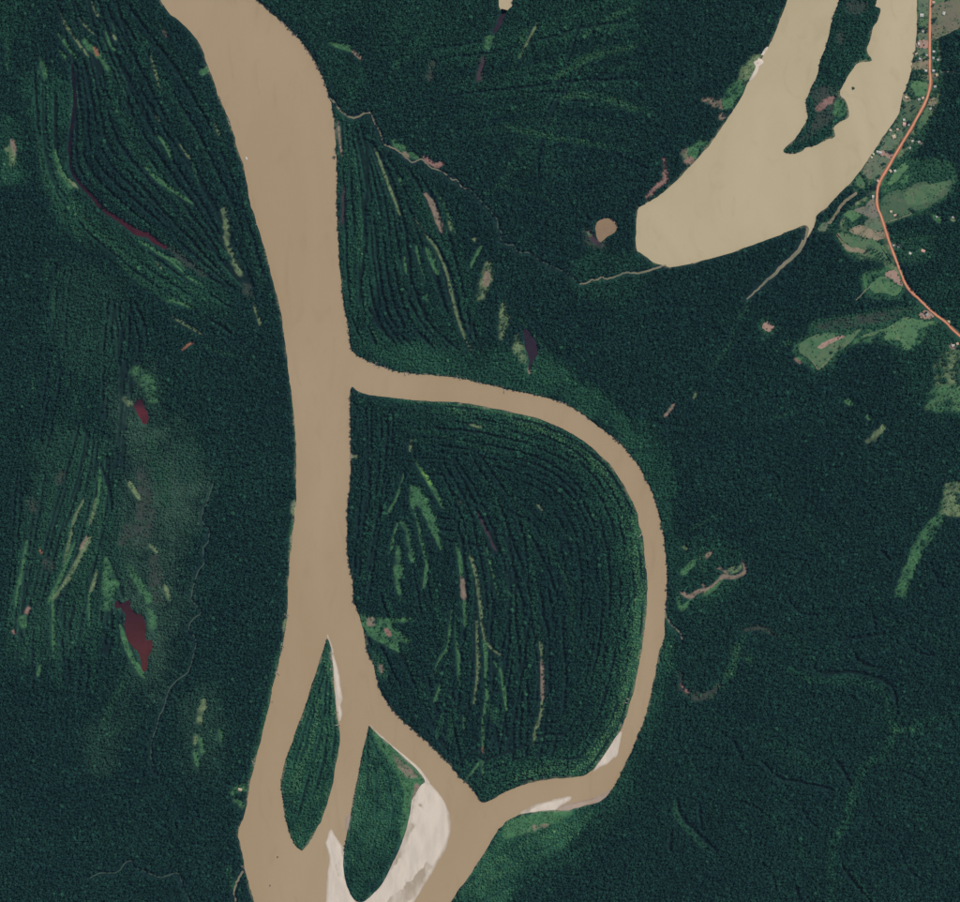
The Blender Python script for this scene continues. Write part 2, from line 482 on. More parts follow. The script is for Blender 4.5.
# -- broad kinds of forest
zone([(352,345),(370,325),(400,340),(440,342),(480,348),(520,345),(550,355),(582,380),(612,402),(642,436),(664,478),(676,520),(680,560),(668,575),(664,540),(650,485),(620,443),(587,417),(543,397),(493,386),(430,375),(362,358)], 9, t=0.50, h=0.68)
zone([(668,600),(674,640),(667,675),(658,705),(652,745),(637,770),(622,802),(600,815),(597,803),(630,755),(650,697),(664,630)], 8, t=0.40, h=0.75)
zone([(440,925),(462,880),(500,828),(521,813),(600,800),(600,812),(562,850),(520,885),(480,925)], 6, t=0.66, h=0.42)
zone([(515,880),(570,850),(600,815),(640,790),(600,850),(560,890),(530,915)], 10, t=0.22, h=0.8)
for a_ in (ISLAND_A,):
    zone(a_, 3, t=0.56, h=0.65, rough=1)
zone(ISLAND_B, 3, t=0.62, h=0.40, rough=1)
zone(LAKE_ISLAND, 3, t=0.30, h=0.75, rough=1)
zone([(334,105),(350,120),(372,150),(385,200),(385,260),(372,310),(352,345),(340,280),(335,180)], 10, t=0.34, h=0.8)
zone([(385,150),(430,200),(470,260),(480,340),(430,345),(390,300),(375,220)], 14, t=0.22)
zone([(300,10),(350,40),(365,75),(350,110),(330,100),(315,60)], 10, t=0.30)
zone([(20,70),(65,80),(70,150),(80,190),(110,215),(170,255),(230,300),(180,300),(110,250),(60,220),(38,150)], 12, t=0.36, h=0.8)
zone([(0,0),(30,0),(35,30),(0,35)], 10, t=0.4)
zone([(0,120),(22,128),(22,175),(0,180)], 10, t=0.5, h=0.6)
zone([(118,385),(135,362),(158,370),(160,405),(152,422),(174,430),(180,480),(198,468),(203,500),(192,530),(182,560),(187,600),(180,640),(165,690),(150,700),(138,680),(146,650),(138,610),(118,600),(103,580),(110,530),(118,500),(122,470)], 24, t=0.42, g=0.34, h=0.42, rough=12)
zone([(170,420),(185,410),(196,440),(200,470),(186,480),(176,460)], 9, t=0.36, g=0.15, h=0.6)
zone([(62,268),(120,285),(125,340),(112,370),(75,365),(62,320)], 20, t=0.24, g=0.05, h=0.85, rough=14)
zone([(40,440),(108,440),(120,520),(120,600),(60,660),(10,650),(20,560)], 16, t=0.32, g=0.06, h=0.75)
zone([(88,770),(98,710),(118,672),(140,655),(152,672),(142,705),(124,745),(105,775)], 20, t=0.27, g=0.12, h=0.75, rough=16)
zone([(180,700),(210,695),(222,740),(210,780),(190,775)], 20, t=0.30, g=0.14, h=0.75, rough=16)
zone([(235,0),(420,-20),(560,-20),(640,-10),(640,30),(560,50),(440,60),(380,60),(320,30)], 22, t=0.24)
zone([(585,250),(632,252),(655,270),(620,300),(570,290)], 12, t=0.28)
zone([(640,420),(668,450),(675,500),(665,520),(655,490)], 8, t=0.4, h=0.8)
zone([(940,60),(985,60),(985,260),(920,260),(890,230),(950,200),(955,150),(915,140),(932,100)], 12, t=0.16)
zone([(905,300),(985,280),(985,420),(930,410),(900,380)], 16, t=0.24)
zone([(670,540),(720,540),(745,560),(720,600),(680,610)], 14, t=0.28, h=0.85)

zone([(634,515),(640,527),(645,557),(647,600),(642,650),(636,680),(626,717),(612,742),(592,768),(572,776),(590,745),(612,715),(628,670),(636,620),(636,570)], 5, t=0.52, h=0.6, rough=5)
zone([(380,396),(437,401),(493,408),(540,419),(540,424),(493,413),(437,407),(390,402)], 3, t=0.55, h=0.6, rough=1)
cover += np.clip(tint - 0.15, 0, 1)[..., None] * np.array((0.030, 0.150, 0.065), np.float32) + grey[..., None] * np.array((0.055, 0.035, 0.03), np.float32)

# -- ridges and swales of the point bars
def family(a, b, n, spread=0.35, width=1.3, strength=0.85, drop=0.25, kinds='d', jitter=0.12):
    ca, cb = catmull(a, 8), catmull(b, 8)
    t = np.linspace(0, 1, 90)
    ia = np.stack([np.interp(t, np.linspace(0, 1, len(ca)), ca[:, k]) for k in (0, 1)], 1)
    ib = np.stack([np.interp(t, np.linspace(0, 1, len(cb)), cb[:, k]) for k in (0, 1)], 1)
    for i in range(n):
        f = (i + 0.5 + rng.uniform(-spread, spread)) / n
        wob = np.cumsum(rng.normal(0, jitter * 0.12, len(t)))
        ff = np.clip(f + (wob - wob.mean()) / n * 2, -0.05, 1.05)[:, None]
        c = ia * (1 - ff) + ib * ff
        gap_ = float(np.linalg.norm(ia[45] - ib[45])) / n
        tone((c + (cb[len(cb) // 2] - ca[len(ca) // 2]) / n * 0.5)[::4], max(1.5, gap_ * 0.7), rng.uniform(-0.05, 0.22))
        j = 0
        while j < 88:                       # lines come and go
            ln = int(rng.uniform(14, 48))
            if rng.random() > drop:
                seg = c[j:min(j + ln, 90)]
                if len(seg) > 4:
                    k = kinds[rng.integers(len(kinds))]
                    streak(k, seg[::3], width * rng.uniform(0.7, 1.3), min(1.0, strength * rng.uniform(0.85, 1.3)) * (1.0 if k == 'd' else 0.8), 0.5)
            j += ln + int(rng.uniform(1, 6))

inner = catmull(MEANDER[:38], 4)
D = np.full((GH, GW), 150.0, np.float32)
seg_dist(D, inner, 150)
ins = s_me > 0
belt = np.clip(1.45 - D / 29 + 0.5 * N_MID, 0, 1) * ins
ang = np.clip(((np.arange(GW) / S - M)[None, :] - 380) / 160, 0.15, 1)
tint += belt * 0.44 * ang
hfac -= belt * 0.25 * ang
xs_ = (np.arange(GW) / S - M)[None, :]; ys_ = (np.arange(GH) / S - M)[:, None]
side = np.clip((xs_ - 395) / 60, 0, 1) * np.clip((800 - ys_) / 40, 0, 1)
Dn = D + 2.0 * N_BIG + 1.6 * N_MID
whole = (slice(0, GH), slice(0, GW))
ridge_n = fnoise(34.0, 2)
off_, kk = 5.0, 0
while off_ < 146:
    step_ = rng.uniform(5.0, 10.0) + off_ * 0.015
    on = np.clip(0.45 + 2.4 * np.roll(ridge_n, (kk * 61, kk * 37), (0, 1)) - off_ / 320, 0, 1)
    g_ = np.clip((rng.uniform(1.0, 1.5) - np.abs(Dn - off_)) / 0.5, 0, 1)
    gw_ = np.clip((rng.uniform(1.15, 1.75) - np.abs(Dn - off_)) / 0.5, 0, 1)
    lay(whole, (g_ * on * side * ins).astype(np.float32), 'd', 0.95, (gw_ * on * side * ins).astype(np.float32))
    g_ = np.clip((step_ * 0.42 - np.abs(Dn - off_ - step_ * 0.5)) / 1.0, 0, 1)
    tint += g_ * side * ins * rng.uniform(-0.08, 0.13 if off_ > 45 else 0.24) * np.clip(0.7 + np.roll(ridge_n, (kk * 23, kk * 91), (0, 1)) * 1.5, 0, 1.3)
    off_ += step_; kk += 1

family([(70,80),(73,120),(72,160),(80,180),(110,205),(150,235),(190,265),(230,290)], [(128,0),(162,45),(196,100),(226,160),(250,225),(268,290)], 15, kinds='ddddm', drop=0.15)
family([(50,-10),(62,40),(72,70),(74,100)], [(118,-10),(135,40),(158,90),(180,130)], 9, width=1.2, drop=0.2)
family([(30,60),(36,140),(52,200),(85,245),(130,282),(190,320),(235,350)], [(62,100),(62,160),(74,190),(105,212),(150,245),(190,275),(232,300)], 5, kinds='dddm')
family([(341,120),(343,200),(347,300),(358,345)], [(372,140),(396,200),(410,270),(430,320),(462,350)], 10, width=1.3, drop=0.12)
family([(378,150),(405,205),(425,260),(445,310)], [(430,180),(455,230),(470,290),(478,340)], 7, width=1.1, strength=0.8, drop=0.3)
family([(322,660),(305,715),(288,770),(284,800)], [(332,690),(336,730),(330,775),(312,830)], 5, width=1.5, kinds='dddm')
family([(366,740),(355,790),(348,830),(348,875)], [(372,735),(400,780),(402,830),(372,890)], 6, width=1.1, strength=0.6, kinds='dmm')
family([(352,610),(372,650),(395,690),(430,735)], [(430,560),(440,620),(450,690),(465,770)], 8, width=1.0, strength=0.8, drop=0.35)
family([(420,470),(440,520),(452,600),(448,700)], [(480,450),(520,520),(530,620),(510,760)], 9, width=1.0, strength=0.85, drop=0.3)
family([(470,520),(485,600),(492,680),(498,760)], [(540,540),(565,600),(570,680),(555,760)], 9, width=1.1, strength=0.85, drop=0.25)
family([(356,410),(360,470),(358,520),(354,570)], [(400,410),(392,480),(380,540),(372,600)], 6, width=1.0, strength=0.7, drop=0.4)
family([(110,300),(112,360),(118,420),(112,470)], [(135,300),(150,340),(131,400),(124,470)], 4, width=1.3, strength=0.6)
family([(80,420),(70,460),(50,520),(30,600)], [(112,460),(108,520),(96,570),(80,640)], 11, width=1.2, kinds='dddm', strength=0.9, drop=0.15)
family([(98,600),(97,625),(98,650)], [(124,612),(122,640),(116,665)], 4, width=1.6, strength=0.9)
family([(40,260),(40,330),(30,400),(20,470)], [(95,270),(85,340),(75,400),(60,460)], 8, width=1.0, strength=0.6, kinds='ddm', drop=0.4)
family([(10,470),(10,540),(5,600),(0,660)], [(60,470),(45,530),(35,590),(25,660)], 6, width=1.1, strength=0.7, kinds='ddm', drop=0.35)
family([(30,610),(30,650),(32,690)], [(96,612),(94,650),(90,690)], 7, width=1.1, strength=0.7, kinds='ddm', drop=0.35)
family([(105,300),(100,350),(96,420)], [(132,300),(130,350),(128,420)], 4, width=1.1, strength=0.7)
family([(500,20),(520,80),(510,160),(480,200)], [(640,20),(600,60),(560,110),(560,170)], 9, width=1.0, strength=0.6, drop=0.45, kinds='dm')
family([(430,40),(500,30),(570,5),(640,-15)], [(480,150),(540,140),(600,150),(650,170)], 13, width=1.1, strength=0.55, drop=0.45, kinds='dmm')
family([(455,890),(500,850),(560,825),(600,808)], [(480,905),(540,875),(590,845),(630,800)], 5, width=1.1, strength=0.6, kinds='dm')

# -- green and bare streaks, one by one
ST = [
 # inside the meander loop
 ('g',[(415,460),(423,472),(430,483),(437.5,495),(443,508)],4.2),('G',[(422,470),(427,477),(431,484)],3),
 ('g',[(411,502),(418,522),(421.5,540),(425,555),(427,564),(425,582),(423,589)],2.4),
 ('g',[(404,522),(408,533),(410,543),(413,562)],[6,5,4,1.5]),('g',[(398,545),(398.5,564),(398,582),(401,600)],[3,7,6,2]),
 ('g',[(404,474),(398.5,493),(391,508),(387,515)],1.3),('g',[(398.5,520),(394,536),(390,555)],1.6),('y',[(413,438),(410,451)],1.5),
 ('y',[(459,500),(462,504)],1.5),('u',[(476.5,511),(487,531),(496,550)],2.4),('d',[(479,511),(489,531),(498,550)],1.6),
 ('g',[(487,548),(494,577),(500,600)],1.4),('g',[(457,543),(460.5,564),(462,579)],2.6),('p',[(462,577),(463,588),(464,601)],4),
 ('g',[(464,600),(466,616),(465,626)],4),('y',[(471,557),(476.5,577),(480,600),(482,619),(484.5,637),(489,646),(500,655)],[3,3,3,2.6,2.4,1.6,1]),
 ('y',[(476.5,619),(477.5,644),(478,662),(477.5,680),(474,704)],2.4),('g',[(485,644),(486,662),(485.5,678),(487,695),(483.6,718),(483,745)],[3.5,2,1.6,3,1.6,2]),
 ('o',[(483,747),(483,753)],2.2),('g',[(480,761),(474,770),(467,779)],1.8),('g',[(482,758),(483,775)],2.4),
 ('g',[(494,662),(500,670),(503.5,686.6),(507,713)],2.6),('g',[(452,609),(450,630),(447,648),(439,660),(434,676)],1.7),
 ('m',[(456,616),(457,644),(459,676),(460.5,687)],3.4),('g',[(457,640),(459,660),(460,678)],2),('g',[(441,683),(437.5,695.5),(434,702)],2.8),
 ('m',[(443,713),(440,726),(436,738)],4),('m',[(451,710),(450,745)],4),('g',[(464,713),(464,731)],1.4),
 ('m',[(502,577),(507,591),(516,607)],1.8),('m',[(541,534),(553,554),(567,582),(573,603),(572,626),(573.6,658)],1.5),('m',[(565.6,527),(574.5,545)],1.5),
 ('m',[(528,596),(537,617),(540,640)],1.6),('y',[(540,640),(541.7,655),(542.5,664)],2.2),('p',[(542,660),(542.5,678),(542.5,703)],2.8),('y',[(542,700),(541,713),(536,731),(533,745)],2.2),
 ('y',[(537,504),(543,511)],1.4),('m',[(487,700),(494,712),(497,725)],7),('m',[(430,409),(470,420),(500,432)],2),('y',[(470,425),(482,427)],1.6),
 ('m',[(395,425),(430,432),(470,445),(500,455)],1.8),('y',[(351,455),(358,457)],2.5),
 # north of the side channel
 ('p',[(338,121),(340,142),(342,156)],2.1),('u',[(344,186),(343,205),(342,225)],1.8),('d',[(362.5,131),(368,160),(366,204),(364,240)],1.8),
 ('y',[(375,149),(382,167),(389,186),(396,204),(400,215)],1.8),('d',[(379,152),(392,179),(403,218),(407,238),(410,265),(411,301)],1.8),
 ('g',[(398,174),(403,186)],2),('p',[(424.6,193.5),(432,204),(439,222),(442,231)],[2,5,5,2.5]),('g',[(437,192),(446,208),(451,222),(456.5,236)],1.7),
 ('y',[(449,220),(451,231)],1.6),('y',[(412,216.5),(421,227),(428,238),(436,248),(447,274),(452,296),(458,319),(465,338),(472,352)],1.7),('d',[(430,236),(440,250),(451,274),(456,296),(462,319),(470,338)],1.3),
 ('g',[(415,241),(420,262),(426,281)],1.7),('g',[(427,294),(427,300)],2.4),('g',[(426,246),(433,262),(438,274)],4.5),('g',[(404.5,258),(406,273)],1.7),
 ('d',[(367,234),(362,274),(360,304)],1.8),('d',[(369,308),(381,327.5),(396,343)],1.8),('m',[(427.5,322),(435,336)],1.5),
 ('g',[(482.5,244),(475,258),(471,268)],2.4),('y',[(473,238),(476,241)],3),('y',[(489,262),(488,275),(484,288),(480,297)],[5,11,9,3]),('p',[(487,272),(487,280),(485,285)],[4,6,3]),
 ('y',[(502,302),(504,318),(501,338)],[3,8,3]),('y',[(517,335),(519,350),(525,362)],[4,9,4]),('p',[(528,368),(530,374)],1.6),('m',[(513,310),(530,330),(553,360),(565,395)],2),
 ('p',[(348,48),(355,53),(362,60)],3),('g',[(330,43),(345,47),(352,50)],5),('k',[(434,62),(431,70),(428,79)],7),('m',[(397,62),(397,69)],7),
 ('y',[(538,22),(532,34),(527,43),(521,57)],1.4),('g',[(519,58),(521,54)],2.5),('g',[(491,36),(490,42),(487,48)],6),('k',[(485,55),(482,68),(478,82)],5.5),
 ('u',[(484,58),(480,72),(477,82)],2.6),('m',[(633,7),(607,20)],5),('m',[(638,46),(603,53),(573,67),(553,77)],6),('m',[(550,98),(587,95),(620,103),(640,110)],6),
 ('m',[(507,127),(530,133),(560,138),(603,145)],4.5),('q',[(424,157),(430,162),(437,165),(443,163)],4),('g',[(394,142),(402,148),(408,152)],7),('g',[(410,154),(417,157)],5),
 ('p',[(404,153),(407,157)],3.5),('k',[(586,230),(591,241),(602,247)],10),('u',[(589,230),(592,239),(600,245)],3.5),('y',[(588,232),(590,236)],2),('m',[(495,185),(540,195),(560,206)],2),
 # north-west bars
 ('y',[(61,14),(66.5,26.6),(72,33),(81.5,48),(89,57)],1.9),('y',[(79,18),(94,34.5)],1.5),('y',[(92,2),(99,18.6)],1.8),('g',[(58.5,34),(66,44),(76,58.5)],2.2),
 ('g',[(60,51),(69,62)],1.8),('g',[(85,41),(99,55),(110,69)],[4,6,2]),('o',[(94,47),(98,56)],3),('g',[(105,30),(110,44),(117,53)],1.5),('y',[(111,32),(116,40)],2),
 ('g',[(41,57),(43,66),(46,76)],[3,6,4]),('y',[(150.5,55),(155,71),(161,92)],1.5),('m',[(157,19.5),(167,37)],2),('p',[(163,30),(167,37)],1.6),('m',[(142,34),(150,46)],1.8),
 ('g',[(158.5,135),(167,147),(172,159)],3.4),('y',[(180,145),(190,158)],1.8),('m',[(192,160),(198.5,187)],2),('y',[(213.5,122),(220.5,136.5)],1.7),('g',[(201,73),(208,69)],5),
 ('y',[(155,115),(161,122)],1.6),('g',[(143.5,165),(158,179.5),(179,194),(193,204)],2.8),('m',[(38,131),(45,173),(59,205),(78.5,233.5),(91,251)],6),
 ('m',[(48,143),(70,200),(91,226),(119,251),(144,267)],6),('m',[(118,262),(140,280),(166.6,298),(189.6,305)],5),('y',[(184,303),(192,307)],2),
 ('g',[(138,240),(152,248),(165,256),(178,262),(185,270)],2.2),('k',[(172,248),(185,260),(206,275)],[4,8,4]),('y',[(58,170),(66,178),(78,188)],2.5),
 ('g',[(55,150),(62,172),(72,190)],3),('y',[(223,211),(227,226),(227,243),(234,259),(241,275)],[4,6,3.5,5,4]),('k',[(243,281),(247,290),(252,299)],6),
 ('y',[(253.5,303),(257,314),(260.5,326)],2.4),('g',[(168,300),(181,303),(193,308)],2.2),('y',[(173,317),(188,326),(203,335)],2),('m',[(200,343),(220,352),(240,357)],2),
 ('o',[(182,350),(188,345),(194,342)],1.3),('m',[(7,30),(9,50),(8,72)],4),('p',[(12,140),(14,148),(13,158)],4),('y',[(8,148),(12,158),(9,164)],8),
 ('g',[(155,252),(172,262),(190,278),(205,286)],1.6),('y',[(155,262),(163,270)],1.6),('m',[(120,130),(150,165),(165,178)],3),('m',[(108,100),(130,125),(142,145)],2.5),
 # western swamp
 ('m',[(48,260),(46,287)],3),('m',[(58.5,271),(53,304),(58.5,329)],2.5),('m',[(34,373),(34,391)],4),('m',[(64,373),(78,400),(80,418)],2),('d',[(131,373),(131,396)],2.2),
 ('g',[(76,540),(62,574),(53,593),(48,602)],2.6),('y',[(90,538),(82,553),(74.5,567),(62,588),(53,598.5)],[4,4,3.5,3,2]),('g',[(53,600),(53,625),(54,652)],2.6),
 ('y',[(97.5,570),(94,582),(90,593)],2.6),('g',[(90,593),(89,607),(90,625)],2),('g',[(27,540),(23,565),(17,595),(16,608)],2.4),('g',[(21,618),(24,627)],7),('q',[(29,607),(26,614)],2.4),('q',[(12,630),(15,633)],2),
 ('m',[(42,616),(35,636)],2.8),('g',[(41,664),(38,676.5)],2.4),('m',[(71,446),(57,480),(46,516),(39,551)],2.6),('o',[(40,549),(41,553)],1.8),('k',[(45,560),(52,570)],7),
 ('y',[(85,498),(74.5,519),(70,540),(64,562)],2.2),('y',[(96,498),(94,512),(89,526)],2.5),('p',[(88,535),(80,550)],2.2),('d',[(101,462.5),(110,491),(112,512)],2.4),('d',[(108,556),(118,580),(124,598)],2.6),
 ('g',[(100,470),(99,495),(96,510)],2.2),('k',[(30,500),(33,510)],9),('k',[(62,470),(58,484)],6),('g',[(107,560),(110,585),(107,606)],[5,13,8]),('g',[(136,372),(148,380),(153,398)],[8,16,9]),('y',[(124,398),(129,404)],6),
 ('k',[(140,470),(146,500),(142,540)],[8,16,18]),('k',[(155,560),(158,600)],[10,12]),('m',[(150,440),(160,470),(165,500)],[8,14,10]),('y',[(128,480),(140,500)],4),('g',[(128,565),(138,580),(150,600)],[4,8,6]),('g',[(150,610),(154,630)],7),
 ('g',[(120,625),(128,650),(138,668),(145,678)],4.5),('m',[(130,672),(120,690),(108,712),(100,740)],5),('y',[(204,700),(199,720)],[3,6]),('y',[(196,735),(195,745)],3),('g',[(195,750),(198,766)],4),('g',[(200,735),(203,755)],4),('g',[(220,728),(222,742)],3),
 ('m',[(110,735),(120,725)],3),('y',[(150,545),(158,552)],3),('y',[(165,585),(170,600)],3.5),('k',[(130,525),(120,545)],8),
 # west bank strips
 ('g',[(232,795),(238,788),(247,790)],8),('g',[(236,800),(244,806)],6),('m',[(226,864),(231,876),(234,888)],6),('m',[(282,640),(270,695),(258,745),(248,785)],5),('m',[(292,520),(290,560)],4),('m',[(293,400),(297,440)],4),
 ('y',[(286,618),(283,630)],2.2),('y',[(294,500),(293,515)],3.2),
 # east
 ('m',[(747,300),(747,308),(737,320),(730,343),(718,360),(710,370)],2),('y',[(697,392),(694,399)],2.2),('p',[(675,403),(669,411),(664,417)],2.2),('m',[(720,513),(706,521),(690,530)],2.4),
 ('p',[(743,562),(745,572),(733,577),(723,577),(715,585),(707,590),(698,591),(690,597),(683,593)],[2.5,3,3,3,4,4,3,3,4]),('g',[(690,600),(682,608),(678,596)],4),('g',[(722,580),(712,590),(702,596)],2.5),('p',[(728,574),(722,569),(716,568)],1.6),('p',[(707,590),(702,583)],1.5),('y',[(742,563),(738,570),(730,573)],2),('y',[(735,566),(727,572)],2.5),('g',[(706,594),(712,590)],3),
 ('p',[(712,552),(706,556),(700,558)],3),('g',[(696,560),(688,568),(682,574)],5),('m',[(700,558),(705,570)],8),('y',[(683,546),(687,550)],2.5),
 ('k',[(744,630),(754,628),(764,628),(777,637)],4),('k',[(677,670),(682,680),(681,687),(693,695),(708,696),(720,684)],[2,3,5,7,7,4]),('q',[(681,684),(688,692)],2.4),('m',[(737,643),(734,663),(725,680)],8),('m',[(749,655),(750,662)],7),
 ('d',[(677,797),(683,817),(700,834),(717,851)],2),('m',[(674,800),(679,820),(696,838),(710,852)],4),('d',[(814,664),(821,672),(857,672),(881,679),(894,690),(898,714)],2),
 ('d',[(841,764),(851,784)],2),('d',[(764,761),(780,777),(814,784),(837,791)],1.5),('d',[(842,640),(870,636),(890,632)],1.6),('d',[(840,862),(850,876),(870,900)],1.5),
 ('d',[(836,760),(846,772)],1.6),('d',[(795,880),(800,902)],1.8),('d',[(672,830),(670,850)],1.8),('d',[(700,805),(702,825)],1.6),('d',[(853,650),(865,664),(885,668)],1.6),('d',[(880,548),(890,560)],1.8),
 ('g',[(846,400),(851,404)],4.5),('g',[(867,416),(870,418)],4),('y',[(884,426),(877,434),(868,441)],[2.5,6,3]),('m',[(785,345),(792,340)],4),('m',[(775,418),(795,410)],2.4),
 ('q',[(796,359),(800,362)],4),('g',[(764,330),(768,334)],4),('m',[(905,215),(940,212)],3),('m',[(900,240),(940,236)],3),('g',[(934,216),(940,221)],5),('m',[(950,216),(956,219)],4),
]
for k, p, w in ST:
    streak(k, p, w)
for p, w, dt in (([(787,667),(814,680),(854,680),(881,690),(891,710),(893,734),(884,754),(864,767),(854,791),(847,821),(834,841),(831,868),(832,902),(832,940)], [4,7,8,8,7,7,8,9,10,8,7,6,6,6], 0.27),
                 ([(893,729),(914,729),(930,720),(958,714),(985,705)], [5,8,6,4,4], 0.24), ([(841,864),(855,880),(872,902)], [5,7,6], 0.22),
                 ([(650,40),(603,52),(573,66),(550,80)], [7,9,9,5], 0.22), ([(545,98),(587,95),(620,103),(650,112)], [5,9,9,6], 0.20),
                 ([(505,126),(530,132),(560,138),(603,146),(630,150)], [5,6,7,7,4], 0.20), ([(640,5),(607,20),(585,36)], [8,8,4], 0.20), ([(500,165),(560,172),(620,165)], [4,6,4], 0.13),
                 ([(440,20),(420,45),(400,60)], [10,12,8], 0.14), ([(380,5),(400,20),(395,40)], [10,14,8], 0.12), ([(520,5),(528,30),(515,60),(505,90)], [5,8,8,4], 0.16),
                 ([(745,632),(738,650),(733,668),(722,684),(706,694),(690,694),(680,684)], [5,9,10,9,8,7,5], 0.20), ([(765,630),(790,640),(812,660)], [5,6,5], 0.13),
                 ([(700,600),(720,590),(745,575)], [9,9,6], 0.22), ([(684,560),(700,552),(715,548)], [6,8,5], 0.22), ([(672,640),(668,660),(676,675)], [8,8,5], 0.16),
                 ([(700,700),(760,720),(800,720)], [5,8,5], -0.06), ([(760,740),(800,760),(840,770)], [5,7,5], 0.09), ([(720,790),(760,810),(800,850),(820,890)], [6,7,8,6], 0.09),
                 ([(900,800),(930,830),(940,870)], [7,8,6], 0.09), ([(880,620),(920,630),(950,650)], [6,8,6], 0.09), ([(760,480),(800,520),(830,560)], [8,10,8], 0.08),
                 ([(850,790),(848,810)], [9,6], 0.15), ([(896,730),(912,729)], [5,5], 0.2)):
    tone(p, w, dt)

PA = [
 ('y',[(838,232),(848,210),(866,201),(876,196),(884,225),(895,264),(880,261),(850,255)],2.5,0.75),
 ('g',[(884,165),(905,160),(950,160),(957,185),(935,205),(905,217),(886,223),(881,205)],4,0.55),
 ('g',[(862,272),(896,267),(905,286),(895,299),(868,297)],3,0.7),
 ('g',[(792,352),(810,334),(865,325),(920,308),(938,322),(912,350),(890,344),(850,345),(822,370)],3,0.75),
 ('y',[(904,100),(926,95),(926,103),(904,137),(880,176),(862,190),(852,190),(870,160),(892,130)],1.5,0.55),
 ('y',[(918,-20),(928,-20),(928,93),(909,93),(914,60)],1.5,0.6),
 ('y',[(932,40),(940,45),(941,95),(937,108),(922,130),(910,150),(899,166),(894,160),(912,131),(927,105)],2,0.75),
 ('m',[(890,235),(915,232),(935,245),(925,262),(900,262)],4,0.6),
 ('m',[(925,330),(960,325),(985,340),(985,360),(940,355)],4,0.6),
 ('g',[(412,484),(420,486),(428,498),(435,515),(441,535),(443,550),(437,545),(428,527),(422,512),(416,505),(411,508),(410,498)],1.2,0.35),
 ('g',[(360,612),(372,615),(390,617),(411,617),(412,621),(392,624),(402,633),(411,640),(408,644),(398,641),(404,655),(395,651),(385,645),(372,638),(364,630)],1.2,0.45),
 ('p',[(367,617),(374,617),(375,624),(368,626)],1.0,0.2),('q',[(385,628),(391,632),(390,637),(385,633)],0.8,0.1),
 ('m',[(372,645),(380,655),(388,665),(386,680),(378,676),(373,660)],1.5,0.2),('p',[(379,665),(383,665),(384,672),(380,672)],1.0,0.2),
 ('g',[(372,730),(388,744),(404,758),(424,780),(417,788),(411,802),(408,824),(400,842),(402,815),(403,790),(392,765),(378,745)],2.5,0.35),
 ('p',[(392,752),(404,762),(418,776),(410,778),(398,768)],1.2,0.5),('p',[(415,785),(420,788),(412,802),(410,812)],1.2,0.3),
 ('g',[(505,824),(521,816),(548,811),(572,811),(562,820),(535,831),(506,838)],2.5,0.15),('p',[(522,829),(545,823),(547,826),(526,833)],1.2,0.9),
 ('k',[(812,92),(825,86),(838,90),(838,112),(826,125),(805,142),(800,140),(815,118)],2.0,0.45),('q',[(815,108),(824,100),(833,96),(833,102),(822,111)],1.2,0.2),
 ('k',[(845,2),(865,0),(866,12),(850,14)],2.0,0.4),('k',[(836,35),(842,30),(844,42),(838,44)],1.5,0.3),('g',[(838,98),(846,104),(847,112),(838,118),(832,112)],2,0.4),
 ('g',[(862,58),(871,60),(858,63)],1.2,0.1),
 ('y',[(745,62),(753,55),(762,55),(757,68),(750,78),(740,84),(738,74)],2.0,0.4),('g',[(728,88),(738,80),(746,84),(736,102),(724,112),(722,100)],3,0.45),
 ('g',[(688,148),(700,140),(708,142),(700,152),(690,164),(682,158)],2,0.25),('q',[(684,160),(690,156),(694,160),(688,165)],1.2,0.2),('p',[(682,150),(687,148),(686,158),(681,157)],1.5,0.4),
 ('p',[(701,100),(709,97),(717,99),(722,100),(723,110),(716,108),(708,105)],1.5,0.4),('g',[(722,100),(732,99),(732,107),(724,109)],1.2,0.2),('p',[(718,114),(724,113),(724,119),(719,120)],1.2,0.3),
 ('q',[(663,158),(667,160),(669,172),(669,180),(660,188),(648,198),(645,197),(652,188),(662,178)],1.0,0.25),
 ('m',[(905,165),(925,160),(950,165),(955,180),(930,184),(915,181)],4,0.3),
 ('y',[(935,360),(945,352),(958,350),(985,352),(985,412),(960,412),(945,405),(930,410),(925,408),(938,395),(934,385)],3,0.75),
 ('g',[(932,388),(950,385),(985,388),(985,414),(958,412),(928,410)],3,0.6),
 ('y',[(945,483),(955,481),(985,490),(985,515),(955,517),(938,512),(943,498)],2.5,0.65),
 ('g',[(935,515),(945,520),(925,550),(912,580),(905,598),(895,592),(905,565),(918,535)],2.0,0.5),
 ('m',[(810,322),(840,315),(880,309),(920,304),(922,311),(900,320),(880,327),(855,330),(835,332),(812,338)],2,0.0),
 ('k',[(815,326),(840,318),(880,312),(915,308),(900,317),(878,324),(855,327),(830,331)],2,0.55),
]
for p in ([(740,800),(756,806),(770,818)], [(800,800),(806,816),(818,828)], [(868,800),(876,820),(892,832)], [(900,770),(916,776),(930,790)], [(720,730),(734,742),(744,760)],
          [(905,640),(918,652),(935,655)], [(760,860),(772,872),(776,890)], [(900,850),(908,868),(922,880)], [(930,560),(938,580),(950,590)], [(860,600),(872,612),(876,630)], [(790,600),(800,612),(818,616)]):
    streak('d', p, 0.6, 0.75, 0.4)
for k, p, f, mo in PA:
    patch(k, p, f, mottle=mo)

